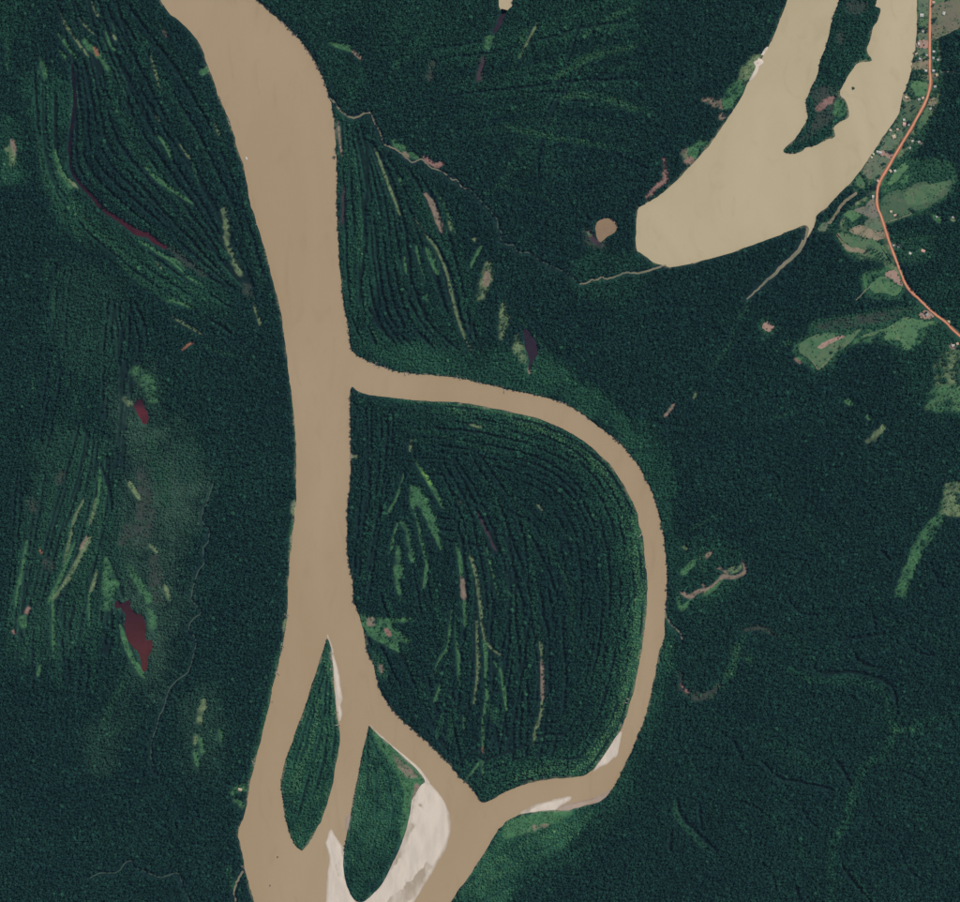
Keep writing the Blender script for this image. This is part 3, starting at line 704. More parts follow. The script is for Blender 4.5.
LAKE_SIDE = [(921.7,15.4,15,13,0,'white'),(923,31.7,9,7,10,'grey'),(918.7,44,8,11,0,'white'),(916,53.7,11,7,20,'tan'),(926.8,55.4,8,7,0,'grey'),(920,59,11,8,-15,'grey'),(926,70.8,10,9,0,'white'),
             (923,98,10,8,20,'tan'),(919,99.6,10,7,15,'grey'),(906,97.5,12,9,-30,'tan'),(904,120,9,9,0,'white'),(904.2,124.3,13,15,-10,'pink'),(908.7,125,8,7,30,'grey'),(897.5,129.5,8,7,0,'pink'),(890.5,130.5,11,7,-20,'tan'),(894,136.7,15,15,20,'tan'),
             (877.5,151.8,9,8,-15,'white'),(880.2,152.6,11,9,-15,'white'),(873.3,154.2,9,7,-45,'tan'),(871.5,157.5,8,7,-45,'tan'),(878,181,8,10,40,'pink'),(873,196.7,8,12,0,'white')]
FOREST_SIDE = [(933.5,2.5,11,8,0,'pink'),(933.7,51.7,10,7,0,'white'),(933.3,58.2,9,9,0,'grey'),(938,60,9,9,30,'grey'),(933.5,70.8,11,8,0,'white'),(936.7,75,9,9,20,'tan'),(935,86.7,12,8,10,'grey'),
               (930.5,108.7,11,8,40,'grey'),(912.5,141,9,7,30,'white'),(919,142,11,7,20,'grey'),(910,148,9,7,40,'grey'),(890.5,171,8,13,35,'tan'),(895,171,9,9,20,'white'),(891,211.7,9,8,0,'tan'),
               (895,215.3,12,7,10,'pink'),(893.5,245.5,8,7,0,'grey'),(898.5,246.7,10,8,20,'grey'),(910,253.5,10,9,-30,'white'),(923,251,16,11,-20,'pink'),(936.7,217,9,8,0,'grey'),(953,217.5,11,8,0,'grey'),(948.5,321.5,11,8,-45,'tan')]
OTHER = [((943.7,13.3,13,11,70,'white'),'white-roofed house alone in the middle of the top right pasture'),((927,314.5,11,10,30,'grey'),'grey-roofed house in the bare yard near the right edge'),
         ((953,345.6,12,10,0,'white'),'white-roofed house below the road near the right edge'),((957.5,343.7,10,10,20,'tan'),'tan-roofed house beside a white-roofed one near the right edge'),
         ((240,789.5,16,11,-15,'tan'),'tan-roofed house alone on the left bank of the river')]
for q in LAKE_SIDE + FOREST_SIDE + [z[0] for z in OTHER]:      # trodden yards round the houses
    x, y = q[0] + rng.normal(0, 0.6), q[1] + rng.normal(0, 0.6)
    streak(('y', 'k', 'p', 'm', 'g')[rng.integers(5)], [(x - 1.2, y - rng.uniform(-1, 1)), (x + 1.2, y + rng.uniform(-1, 1))], rng.uniform(3.0, 5.0))
streak('m', [(934,45),(936,60),(938,75),(936,92)], 8)
streak('m', [(930,118),(922,134),(912,150),(903,160)], 8)
streak('y', [(856,205),(868,199),(876,192)], 5)
streak('m', [(846,226),(858,222),(866,216)], 5)
streak('y', [(884,262),(893,268),(898,274)], 4)
streak('k', [(868,190),(872,198),(874,206)], 6)
streak('m', [(893,240),(900,252),(912,256),(926,250)], 8)

FIELDS = [
 ('brown',[(932,4),(945,1),(960,-8),(985,2),(985,18),(960,28),(940,36.5),(932,39.5)],'brown pasture in the top right corner beside the road','pasture'),
 ('green',[(932,-40),(965,-40),(962,-9),(945,0),(932,3)],'green pasture strip above the brown corner pasture','pasture'),
 ('greygreen',[(919.5,-40),(928.5,-40),(928,13),(920.5,14),(919,6)],'grey-green lakeside plot at the top of the road','plot'),
 ('green',[(920,19),(928,19),(928,26),(919.5,26)],'small green plot under the topmost lakeside house','plot'),
 ('greygreen',[(919,33),(928,33),(928,40),(918.5,40)],'grey-green plot above the pink soil plot','plot'),
 ('pink',[(917.5,41),(928,41),(928,48),(917,48)],'square pink bare soil plot between lake and road','plot'),
 ('greygreen',[(917,49),(928,49),(928,55),(916,54)],'grey-green plot below the pink soil plot','plot'),
 ('tan',[(914,62),(928,61),(928,69),(913,69)],'tan bare plot between two wooded lakeside plots','plot'),
 ('bright',[(911,82),(918,81),(926,83),(929,88),(926,95),(918,96),(912,90)],'light green rounded field where the road starts to bend','field'),
 ('tan',[(903,95),(907,94),(911,100),(908,104),(903,100)],'tan clearing on the small lakeshore bulge','clearing'),
 ('dull',[(904,104),(923,97),(921,104),(915,114),(907,126),(901,131),(893,134),(900,120)],'dull green plot with trees beside the bending road','plot'),
 ('tan',[(930,99),(936,98),(938,103),(933,106),(928,105)],'tan round yard on the forest side of the bend','yard'),
 ('green',[(926,108),(931,110),(929,118),(922,128),(917.5,126)],'narrow green field on the forest side of the bend','field'),
 ('greygreen',[(889,133),(904,132),(896,147),(888,151),(879,150)],'grey-green lakeside pasture above the pink strip','pasture'),
 ('pink',[(877,151),(884,151),(894,155),(891,159),(882,156),(878,154)],'pink bare strip running from lake to road','plot'),
 ('greygreen',[(870,158),(877,155),(891,160),(887,168),(880,178),(874,180),(868,178),(862,172)],'large grey-green lakeside pasture below the pink strip','pasture'),
 ('green',[(858,176),(864,178),(866,186),(860,188),(855,182)],'small green pasture near the dry creek head','pasture'),
 ('greygreen',[(818,228),(825,222),(828,226),(825,232),(819,231)],'little grey-green field beside the lake outlet','field'),
 ('grey',[(853,211),(866,205),(873,197),(876,208),(879,216),(876,221),(870,219),(861,214)],'grey bare field left of the road','field'),
 ('bright',[(843,214),(852,210),(861,215),(854,222),(849,218)],'bright green wedge left of the grey bare field','field'),
 ('greygreen',[(864,222),(872,218),(879.5,219),(884,229),(876,231),(868,229)],'grey-green field left of the road below the bare field','field'),
 ('tan',[(848,230),(860,225),(872,230),(884,232),(885,238),(876,240),(862,237)],'tan bare strip left of the road','field'),
 ('green',[(838,235),(846,232),(862,238),(876,241),(884,246),(888,256),(892,263),(884,260),(870,257),(855,254),(845,250),(842,244)],'long green pasture below the tan strip','pasture'),
 ('tan',[(837,235),(839,234),(847,246),(860,248),(866,252),(858,253),(846,249)],'tan worn edge of the long green pasture','field'),
 ('pink',[(885,275),(894,270),(899,277),(902.5,286),(896,283)],'pinkish bare corner left of the road','field'),
 ('bright',[(872,282),(884,276),(895,284),(902,288),(896,296),(884,293),(874,293),(870,288)],'bright green pasture below the pinkish corner','pasture'),
 ('bright',[(888,182),(898,168),(905,163),(908,167),(900,178),(890,186)],'bright green blade shaped field right of the road','field'),
 ('dull',[(882,200),(895,189),(905,190),(920,182),(935,183),(951,180),(950,190),(940,200),(925,208),(910,213),(897,219),(886,222),(881,213)],'broad mottled green pasture right of the road','pasture'),
 ('green',[(905,192),(922,186),(948,182),(938,196),(922,204),(908,204)],'brighter middle of the broad pasture right of the road','pasture'),
 ('green',[(798,348),(812,336),(832,333),(838,338),(852,333),(862,328),(848,345),(838,352),(826,365),(819,369),(812,362)],'green triangular clearing in the forest','clearing'),
 ('pink',[(818,346),(828,340),(842,335),(845,337),(832,343),(822,349)],'pinkish bare streak across the triangular clearing','field'),
 ('bright',[(860,336),(875,331),(890,326),(903,318),(912,318),(920,320),(936,322),(933,325),(920,329),(918,335),(913,345),(908,350),(902,347),(900,340),(885,340),(884,331),(868,337)],'bright green branching pasture near the right edge','pasture'),
 ('pink',[(919,314),(925,311),(930,312),(934,317),(926,319.5),(921,318)],'bare yard beside the road near the right edge','yard'),
 ('pink',[(762,326),(768,321),(774,327),(768,332)],'small isolated pink diamond shaped clearing in the forest','clearing'),
]
field_s = np.full((GH, GW), -12.0, np.float32)
field_polys = []
for mk, p, lb, cat in FIELDS:
    pp = catmull(p, 4, closed=True) + rng.normal(0, 0.45, (len(p) * 4, 2))
    field_polys.append(pp)
    sl, s_ = win_sdf(pp, 12); field_s[sl] = np.maximum(field_s[sl], s_)
ring = np.clip((field_s + 5.5 + 5.0 * N_FINE) / 3, 0, 1) * np.clip(0.7 + 1.5 * N_MID, 0, 1)       # regrowth round the clearings
lay((slice(0, GH), slice(0, GW)), ring.astype(np.float32), 'm', 0.9)
opn += ring * 0.35

# strip of bare bank and grass along the shores
shore = np.clip(1.0 - np.abs(land - 0.8) / 1.2, 0, 1)
shore = np.clip(1.0 - np.abs(shore_land - 0.9) / 1.8, 0, 1)
cover += (np.array((0.27, 0.225, 0.15)) - cover) * (shore * np.clip(0.15 + 1.4 * N_FINE + 0.8 * N_MID, 0, 0.95))[..., None]

def samp(arr, px, py):
    ix = np.clip(((np.asarray(px) + M) * S).astype(int), 0, GW - 1)
    iy = np.clip(((np.asarray(py) + M) * S).astype(int), 0, GH - 1)
    return arr[iy, ix]

def samp_lin(arr, px, py):
    fx = np.clip((np.asarray(px, float) + M) * S - 0.5, 0, GW - 1.001)
    fy = np.clip((np.asarray(py, float) + M) * S - 0.5, 0, GH - 1.001)
    x0 = fx.astype(int); y0 = fy.astype(int)
    fx = fx - x0; fy = fy - y0
    if arr.ndim == 3:
        fx = fx[..., None]; fy = fy[..., None]
    return (arr[y0, x0] * (1 - fx) + arr[y0, x0 + 1] * fx) * (1 - fy) + (arr[y0 + 1, x0] * (1 - fx) + arr[y0 + 1, x0 + 1] * fx) * fy

BANK = 2.0
def gz(px, py):
    d = samp_lin(land, px, py)
    return np.clip(d * 1.1, -3.0, BANK)

# ------------------------------------------------------------------ mesh helpers
def mesh_obj(name, verts, faces, mat, parent=None):
    me = bpy.data.meshes.new(name)
    me.from_pydata([tuple(map(float, v)) for v in verts], [], [tuple(int(i) for i in f) for f in faces])
    me.update()
    if mat: me.materials.append(mat)
    o = bpy.data.objects.new(name, me)
    C.objects.link(o)
    if parent is not None: o.parent = parent
    return o

def tag(o, label=None, cat=None, group=None, kind=None):
    if label: o['label'] = label
    if cat: o['category'] = cat
    if group: o['group'] = group
    if kind: o['kind'] = kind
    return o

def np_grid_mesh(name, xs, ys, Z, mat, keep=None):
    """regular grid of quads from pixel coordinates"""
    nx, ny = len(xs), len(ys)
    X, Y = np.meshgrid(wx(xs), wy(ys))
    co = np.stack([X, Y, Z], -1).reshape(-1, 3).astype(np.float32)
    idx = np.arange(nx * ny).reshape(ny, nx)
    q = np.stack([idx[:-1, :-1], idx[1:, :-1], idx[1:, 1:], idx[:-1, 1:]], -1)
    q = q[keep] if keep is not None else q.reshape(-1, 4)
    used, inv = np.unique(q.ravel(), return_inverse=True)
    co = co[used]; q = inv.reshape(-1, 4)
    me = bpy.data.meshes.new(name)
    me.vertices.add(len(co)); me.vertices.foreach_set('co', co.ravel())
    me.loops.add(q.size); me.loops.foreach_set('vertex_index', q.ravel().astype(np.int32))
    me.polygons.add(len(q)); me.polygons.foreach_set('loop_start', np.arange(0, q.size, 4, dtype=np.int32))
    me.polygons.foreach_set('loop_total', np.full(len(q), 4, np.int32))
    me.update(calc_edges=True)
    me.polygons.foreach_set('use_smooth', np.ones(len(q), bool))
    me.materials.append(mat)
    o = bpy.data.objects.new(name, me); C.objects.link(o)
    return o, used

# ------------------------------------------------------------------ ground
fine = 1.25
fx_ = np.concatenate([[-3200, -1500, -600, -250, -130], np.arange(-M + 1, W + M - 1, fine), [W + 130, W + 250, W + 600, W + 1500, W + 3200]])
fy_ = np.concatenate([[-3200, -1500, -600, -250, -130], np.arange(-M + 1, H + M - 1, fine), [H + 130, H + 250, H + 600, H + 1500, H + 3200]])
PXg, PYg = np.meshgrid(fx_, fy_)
Zg = gz(PXg, PYg)
far = (PXg < -M) | (PXg > W + M) | (PYg < -M) | (PYg > H + M)
Zg = np.where(far, BANK, Zg)
ground, used = np_grid_mesh('ground', fx_, fy_, Zg, M_GROUND)
tag(ground, 'flat floodplain ground under the forest and clearings', 'ground', kind='structure')
cc = samp_lin(cover, PXg, PYg)
cc = np.where(far[..., None], np.array((0.012, 0.045, 0.035)), cc)
ca = ground.data.attributes.new('cover', 'FLOAT_COLOR', 'POINT')
ca.data.foreach_set('color', np.concatenate([np.clip(cc.reshape(-1, 3), 0, 1), np.ones((cc.size // 3, 1))], 1)[used].astype(np.float32).ravel())

# ------------------------------------------------------------------ water
def sheet(name, poly, mat, z, grow=0.0):
    p = np.asarray(poly, float)
    if grow:
        area = 0.5 * np.sum(p[:, 0] * np.roll(p[:, 1], -1) - np.roll(p[:, 0], -1) * p[:, 1])
        t = np.roll(p, -1, 0) - np.roll(p, 1, 0)
        t /= np.linalg.norm(t, axis=1)[:, None] + 1e-9
        nrm = np.stack([t[:, 1], -t[:, 0]], 1) * (1 if area > 0 else -1)
        p = p + nrm * grow
    v = [(a, b, z) for a, b in zip(wx(p[:, 0]), wy(p[:, 1]))]
    o = mesh_obj(name, v, [range(len(v))], mat)
    if o.data.polygons[0].normal.z < 0:
        o.data.flip_normals()
    return o

tag(sheet('river', river_poly, M_RIVER, 0.0, 1.6), 'wide muddy brown river with a looping side channel', 'river', kind='structure')
tag(sheet('oxbow_lake', lake_poly, M_LAKE, 0.0, 1.2), 'pale tan crescent lake with a wooded island', 'lake', kind='structure')
def mat_longpond(name, y0, y1, c1, c2):
    m, n, b = new_mat(name)
    b.inputs['Roughness'].default_value = 0.35
    b.inputs['Specular IOR Level'].default_value = 0.1
    geo = n.nodes.new('ShaderNodeNewGeometry'); sep = n.nodes.new('ShaderNodeSeparateXYZ')
    n.links.new(geo.outputs['Position'], sep.inputs[0])
    f = ramp(n, sep.outputs[1], float(wy(y0)), float(wy(y1)))
    col = mixrgb(n, c1, c2, f)
    col = mixrgb(n, col, tuple(x * 0.55 for x in c1), ramp(n, noise(n, 0.025, 4.0, 0.65, None, 0.0, 1.0), 0.45, 0.7, 0.0, 0.8))
    n.links.new(col, b.inputs['Base Color'])
    return m
POND_MAT = {'red': mat_longpond('red_pond_water', 655, 605, (0.092, 0.022, 0.021), (0.036, 0.010, 0.018)), 'red2': mat_longpond('small_red_pond_water', 410, 402, (0.105, 0.020, 0.028), (0.012, 0.008, 0.014)),
            'purple': mat_water('purple_pond_water', (0.030, 0.016, 0.028), (0.018, 0.010, 0.020), 0.01, (1, 1, 1)),
            'tan': mat_plain('tan_pond_water', (0.30, 0.20, 0.115), (0.25, 0.165, 0.095), 0.01, 0.4), 'lake': M_LAKE}
POND_MAT['long'] = mat_longpond('long_pond_water', 235, 165, (0.062, 0.012, 0.020), (0.006, 0.006, 0.013))
PL = {'red_pond': 'small dark red teardrop pond in the grassy swamp', 'crimson_pond': 'largest crimson red pond with ragged edges in the western swamp',
      'purple_pond': 'dark purple lens shaped pond north of the side channel', 'tan_pond': 'small round tan pond left of the crescent lake',
      'forest_pond': 'tan tip of a forest pond at the top edge', 'long_pond': 'long thin maroon pond curving through the north-west forest',
      'dark_backwater': 'black backwater trailing from the pond at the top edge'}
for k, (p, c) in pond_polys.items():
    o = sheet('pond', p, POND_MAT['long' if k == 'long_pond' else c], 0.0, 2.0 if k != 'long_pond' else 1.0)
    tag(o, PL[k], 'pond', kind='structure')

def ribbon(name, pts, widths, mat, dz=0.15, wob=0.25, sub=6):
    c = catmull(pts, sub)
    c = c + np.cumsum(rng.normal(0, wob * 0.5, c.shape), 0) * 0.0 + rng.normal(0, wob, c.shape)
    w = np.interp(np.linspace(0, 1, len(c)), np.linspace(0, 1, len(widths)), widths)
    t = np.gradient(c, axis=0); t /= np.linalg.norm(t, axis=1)[:, None] + 1e-9
    nrm = np.stack([-t[:, 1], t[:, 0]], 1)
    a, b = c + nrm * w[:, None] / 2, c - nrm * w[:, None] / 2
    z = np.maximum(gz(c[:, 0], c[:, 1]), 0.0) + dz
    n = len(c)
    v = [(x, y, q) for (x, y, q) in zip(wx(a[:, 0]), wy(a[:, 1]), z)] + [(x, y, q) for (x, y, q) in zip(wx(b[:, 0]), wy(b[:, 1]), z)]
    o = mesh_obj(name, v, [(i, i + n, i + n + 1, i + 1) for i in range(n - 1)], mat)
    if o.data.polygons[0].normal.z < 0:
        o.data.flip_normals()
    return o

clear = np.full((GH, GW), 9.0, np.float32)       # distance to things that trees keep off
def keep_off(pts, w, sub=4):
    seg_dist(clear, catmull(pts, sub), w / 2 + 5, widths=np.full(len(catmull(pts, sub)), w))

CREEKS = [
 ([(328,96),(333,101),(340,110),(346,115),(353,118),(360,116),(365,113),(370,113),(373,118),(375,123),(380,132),(383,143),(388,146),(395,149),(402,154),(407,158),(411,162),(415,162),(422,159),(430,167),(443,172),(450,178),(453,180),(457,180),(462,187),(470,189)], [2.2,2.0,1.8,1.6,1.4,1.4,1.3,1.3], M_CREEK, 'tan creek winding east from the main river past a pink clearing'),
 ([(470,189),(480,200),(492,213),(497,220),(498,228),(502,233),(501,239),(507,245),(513,245),(518,252),(530,253),(540,260),(553,267),(567,273),(577,282)], [1.6,1.4,1.3,1.2], M_SWAMPCREEK, 'narrow overgrown creek between the winding creek and the lake'),
 ([(580,284),(587,283),(592,280),(597,280),(602,277),(607,279),(617,276),(625,273),(632,273),(640,273),(653,269),(666,265.5)], [1.2,1.6,1.6,1.8,2], M_CREEK, 'tan creek entering the left tip of the crescent lake'),
 ([(807,228),(803,243),(795,255),(783,265),(775,274),(766,281),(757,290),(747,299)], [5,4,3.5,3,2,1.6], M_CREEK, 'tan creek leaving the crescent lake toward the south-west'),
 ([(213,483),(208,500),(202,513),(203,523),(209,530),(208,542),(203,548),(204,563),(197,573),(192,593),(192,600),(201,612),(192,620),(189,630),(196,640),(193,657),(188,672),(177,680),(169,690),(164,707),(159,717),(157,727),(152,741),(151,757),(156,774)], [0.9,1.1,1.1,1.2,1.2,1.1,1.0], M_SWAMPCREEK, 'thin green creek meandering down the western swamp'),
 ([(90,878),(100,873),(117,872),(125,863),(132,861),(138,868),(144,871),(161,877),(177,873),(182,884),(189,901),(190,930)], [0.9,1.2,1.2,1.2], M_SWAMPCREEK, 'thin dark creek in the forest at the bottom left'),
 ([(243,871),(239,878),(236,884),(234,894),(236,902),(240,930)], [2.2,1.8,1.6], M_CREEK, 'short tan creek joining the river bank at the bottom'),
 ([(665,612),(670,623),(675,628),(680,633),(682,640)], [2.4,2,1.6,1.2], M_CREEK, 'short brown creek entering the outer bend of the side channel'),
]
for p, w, mt, lb in CREEKS:
    tag(ribbon('creek', p, w, mt), lb, 'creek', kind='structure')
    keep_off(p, max(w) + 1.6)

# ------------------------------------------------------------------ sand bars and mud banks
SANDS = [
 ('sandbar', [(421,781),(429,783),(437,791),(445.5,804),(450,817.5),(450.5,831),(445.5,848),(437,864),(427,881),(414,902),(400,925),(355,925),(362,900),(370,893),(380,880),(388,865),(397,846),(406,820),(409,800),(414,788)], M_SAND, 'big pale sandbar wrapping the right side of the lower island'),
 ('sandbar', [(325,843),(328,834),(331,829),(335,836),(340,842),(344,848),(347,866),(349,882),(356,902),(356,925),(328,925),(327,884),(329,861),(327,850)], M_SAND, 'pale sandbar on the left side of the lower island'),
 ('sandbar', [(346,830),(345,820),(348,815),(352,813),(353,818),(350,832)], M_MUD, 'short brown mud spit on the left edge of the lower island'),
 ('sandbar', [(327,634),(330,640),(333,649),(335,659),(337.5,668),(340,678),(341,688),(342.5,698),(341,706),(342.5,714),(339.5,722),(337,712),(335,690),(333,668),(330,650)], M_SAND, 'narrow pale sandbar along the right side of the upper thin island'),
 ('sandbar', [(621.5,731),(619.5,745),(617,756),(612,759),(606,765),(600,767),(593,773),(596,765),(604,752),(613,740)], M_SAND, 'small white sandbar inside the lower right bend of the loop'),
 ('sandbar', [(520,813.5),(528,808),(535.5,804.5),(545,802),(551,800),(562,797.5),(571,796.5),(569,801),(561,806),(555,811),(542,812),(530,815)], M_SAND, 'white sandbar on the south bank of the side channel mouth'),
 ('mud_bank', [(557,808),(567,804),(576,802),(588,799),(600,795),(612,788.5),(610,795),(601,803),(588,806),(578,810),(570,816),(560,815)], M_MUD, 'brown mud bank beside the white sandbar of the side channel'),
 ('sandbar', [(768,47),(764,54),(761,58),(763,62),(759,66),(757,72),(752,79),(749,81),(751,75),(754,68),(752,62),(756,58),(761,52),(764,47)], M_SAND, 'small white sand scarp on the upper left shore of the lake'),
 ('sandbar', [(370,724.5),(380,734),(392,745),(405,755.5),(416,765),(424,774),(430,783),(425,785),(421,777),(404,760),(385,743)], M_SAND, 'thin pale sand edge along the upper right shore of the lower island'),
]
WET = [([(410,826),(402,842),(395,856),(386,868),(376,886)], [7,10,12,10,8]), ([(428,866),(412,888),(394,905)], [6,14,18]), ([(416,790),(414,800),(411,812)], [2,2,2]),
       ([(328,637),(333,652),(337,668)], [6,6,5]), ([(341,700),(340,704)], [3,3]), ([(336,866),(338,875)], [4,3]), ([(420,805),(426,812)], [2,2]), ([(344,850),(345,870),(348,885)], [4,4,3]), ([(523,811),(532,807)], [4,3])]
sand_s = np.full((GH, GW), -9.0, np.float32)
for name, p, mt, lb in SANDS:
    pp = catmull(p, 4, closed=True)
    s_ = sdf(pp, 12) + 0.45 * N_EDGE
    x0, x1 = pp[:, 0].min() - 3, pp[:, 0].max() + 3; y0, y1 = pp[:, 1].min() - 3, pp[:, 1].max() + 3
    xs = np.arange(x0, x1, 0.75); ys = np.arange(y0, y1, 0.75)
    A, B = np.meshgrid(xs, ys)
    d = samp_lin(s_, A, B)
    low = 0.55 if 'lake' not in lb else 1.0
    Z = np.clip(d * 0.22, -0.7, 1.3) + np.where(d > 1, 0.12 * samp_lin(N_FINE, A, B), 0) + (0.9 if 'lake' in lb else 0.0) * np.clip(d / 3, 0, 1)
    if 'lake' in lb: Z = Z + 1.2 * np.clip(d + 0.5, 0, 1)
    wetl = np.full((GH, GW), 99.0, np.float32)
    for wp, ww in WET:
        wsl, wd = line_field(wp, np.asarray(ww, float)); wetl[wsl] = np.minimum(wetl[wsl], wd)
    wd = samp_lin(wetl, A, B) + 2.0 * samp_lin(N_EDGE, A, B) + 2.5 * samp_lin(N_FINE, A, B)
    Z = np.where(d > 0.8, Z + 0.45 * np.clip(samp_lin(N_MID, A, B), -1, 0.3) * np.clip(d / 4, 0, 1) - np.clip(0.5 - wd / 3, 0, 1) * np.clip(Z - 0.20, 0, 2), Z)
    Z = np.where(d > 1.0, np.maximum(Z, 0.12), Z)
    keep = (d[:-1, :-1] > -2.2) & (d[1:, 1:] > -2.2)
    o, _ = np_grid_mesh(name, xs, ys, Z, mt, keep)
    tag(o, lb, 'sandbar' if name == 'sandbar' else 'mud bank', kind='structure')
    sand_s = np.maximum(sand_s, s_)
clear = np.minimum(clear, np.where(sand_s > 0.3, -0.5, 9))

# ------------------------------------------------------------------ fields and the road
def mat_field(name, c, c2):
    m, n, b = new_mat(name)
    b.inputs['Roughness'].default_value = 0.95
    b.inputs['Specular IOR Level'].default_value = 0.1
    col = mixrgb(n, c, c2, ramp(n, noise(n, 0.012, 5.0, 0.65, None, 0.0, 0.8), 0.38, 0.62))
    col = mixrgb(n, col, (0.22, 0.175, 0.12), ramp(n, noise(n, 0.020, 5.0, 0.7, (1.0, 0.5, 1.0), 0.7, 1.0), 0.54, 0.74, 0.0, 0.65))
    col = mixrgb(n, col, (0.028, 0.080, 0.045), ramp(n, noise(n, 0.035, 6.0, 0.7, (0.8, 1.0, 1.0), 2.1), 0.50, 0.68, 0.0, 0.75))
    n.links.new(col, b.inputs['Base Color'])
    return m
FM = {'brown': mat_field('brown_pasture', (0.150,0.165,0.095), (0.175,0.150,0.105)), 'greygreen': mat_field('grey_green_pasture', (0.105,0.165,0.095), (0.150,0.165,0.105)),
      'green': mat_field('green_pasture', (0.070,0.160,0.075), (0.105,0.160,0.080)), 'bright': mat_field('bright_pasture', (0.100,0.205,0.085), (0.075,0.165,0.075)),
      'pink': mat_field('pink_soil', (0.40,0.245,0.19), (0.33,0.22,0.165)), 'tan': mat_field('tan_soil', (0.30,0.235,0.155), (0.22,0.19,0.12)),
      'dull': mat_field('dull_pasture', (0.060,0.125,0.065), (0.085,0.120,0.070)), 'grey': mat_field('grey_soil', (0.22,0.185,0.15), (0.165,0.165,0.12))}
for i, ((mk, p, lb, cat), pp) in enumerate(zip(FIELDS, field_polys)):
    o = sheet(cat, pp, FM[mk], BANK + 0.12 + 0.012 * i)
    tag(o, lb, cat, kind='structure')
clear = np.minimum(clear, np.where(field_s > 0, -0.5, 9))
for q in LAKE_SIDE + FOREST_SIDE + [z[0] for z in OTHER]:
    keep_off([(q[0] - 0.3, q[1]), (q[0] + 0.3, q[1])], 3.4)

ROAD = [(931,-90),(930.4,0),(930,25),(929.8,50),(929.8,70),(930.4,78),(930,86.7),(928,95),(925,103),(919,114),(911.7,127.5),(906,136.7),(901,145),(894,156.7),(888,167.5),(881.7,178),(878,187),(877,196),(877.3,206),(881.7,218),(886,231.7),(891,246.7),(896.7,261.7),(902.5,276.7),(908,288),(920,300),(933,312.5),(946.7,323),(960,336),(1040,405)]
M_ROAD = mat_plain('orange_laterite', (0.70, 0.315, 0.175), (0.60, 0.27, 0.155), 0.02, 0.95)
M_VERGE = mat_plain('red_verge', (0.40, 0.115, 0.060), (0.26, 0.12, 0.065), 0.03, 0.95)
tag(ribbon('road_verge', ROAD, list(rng.uniform(2.3, 4.0, 70)), M_VERGE, 0.75, 0.22), 'red earth verge on both sides of the orange road', 'verge', kind='structure')
tag(ribbon('dirt_road', ROAD, list(rng.uniform(1.3, 1.8, 60)), M_ROAD, 0.90, 0.03), 'orange dirt road curving past the lake village', 'road', kind='structure')
keep_off(ROAD, 6.6)
M_PATH = mat_plain('path_earth', (0.24, 0.22, 0.14), (0.15, 0.17, 0.10), 0.03, 0.95)
for p, w, lb in (([(931,40),(945,34.5),(960,27.5),(985,18)], 0.9, 'pale track along the lower edge of the corner pasture'),
                 ([(885,223),(898,219),(912,213.5)], 0.9, 'pale track along the lower edge of the broad pasture'),
                 ([(931,75),(940,72.5),(950,72),(965,74)], 0.7, 'pale track entering the forest east of the road'),
                 ([(856,300),(864,292),(870,286)], 0.9, 'green track leading to the bright pasture corner'),
                 ([(812,361),(819,369),(830,358)], 0.9, 'tan track around the tip of the triangular clearing'),
                 ([(857,193),(848,199),(841,206),(836,214),(832,220),(827,224)], 2.8, 'dry tan creek bed between lake and road')):
    tag(ribbon('path', p, [w], M_PATH if 'dry' not in lb else FM['tan'], 0.70), lb, 'path', kind='structure')
    keep_off(p, w + 0.8)

# ------------------------------------------------------------------ plants
def crown_geo(seed, lumps=6, leaves=11, flat=0.75, leaf=0.30):
    """unit crown (radius about 1, base at z=0): many leaf clumps over a lumpy dome"""
    r = random.Random(seed)
    v, f = [], []
    bm = bmesh.new()
    bmesh.ops.create_icosphere(bm, subdivisions=1, radius=0.66)
    off = 0
    for x in bm.verts:
        k = r.uniform(0.85, 1.15)
        v.append((x.co.x * k, x.co.y * k, x.co.z * flat * k + 0.62 * flat))
    for q in bm.faces: f.append([a.index for a in q.verts])
    bm.free()
    cs = [(0, 0, 0.75 * flat)]
    for i in range(lumps):
        a = 2 * math.pi * (i + r.uniform(-0.3, 0.3)) / lumps
        d = r.uniform(0.42, 0.66)
        cs.append((d * math.cos(a), d * math.sin(a), r.uniform(0.35, 0.75) * flat))
    for c in cs:
        R = r.uniform(0.32, 0.46)
        for k in range(leaves):
            th = r.uniform(0, 2 * math.pi); u = r.uniform(-0.25, 1.0)
            n = Vector((math.sqrt(1 - u * u) * math.cos(th), math.sqrt(1 - u * u) * math.sin(th), u))
            p = Vector(c) + n * R
            m = (n + Vector((r.gauss(0, .45), r.gauss(0, .45), r.gauss(0.25, .35)))).normalized()
            t = m.orthogonal().normalized(); b = m.cross(t)
            a = r.uniform(0, 6.28)
            t, b = t * math.cos(a) + b * math.sin(a), b * math.cos(a) - t * math.sin(a)
            s = leaf * r.uniform(0.6, 1.15)
            i0 = len(v)
            for q in (t * s, b * s * 0.7, -t * s, -b * s * 0.7):
                v.append(tuple(p + q + m * 0.0))
            f.append((i0, i0 + 1, i0 + 2, i0 + 3))
    return v, f

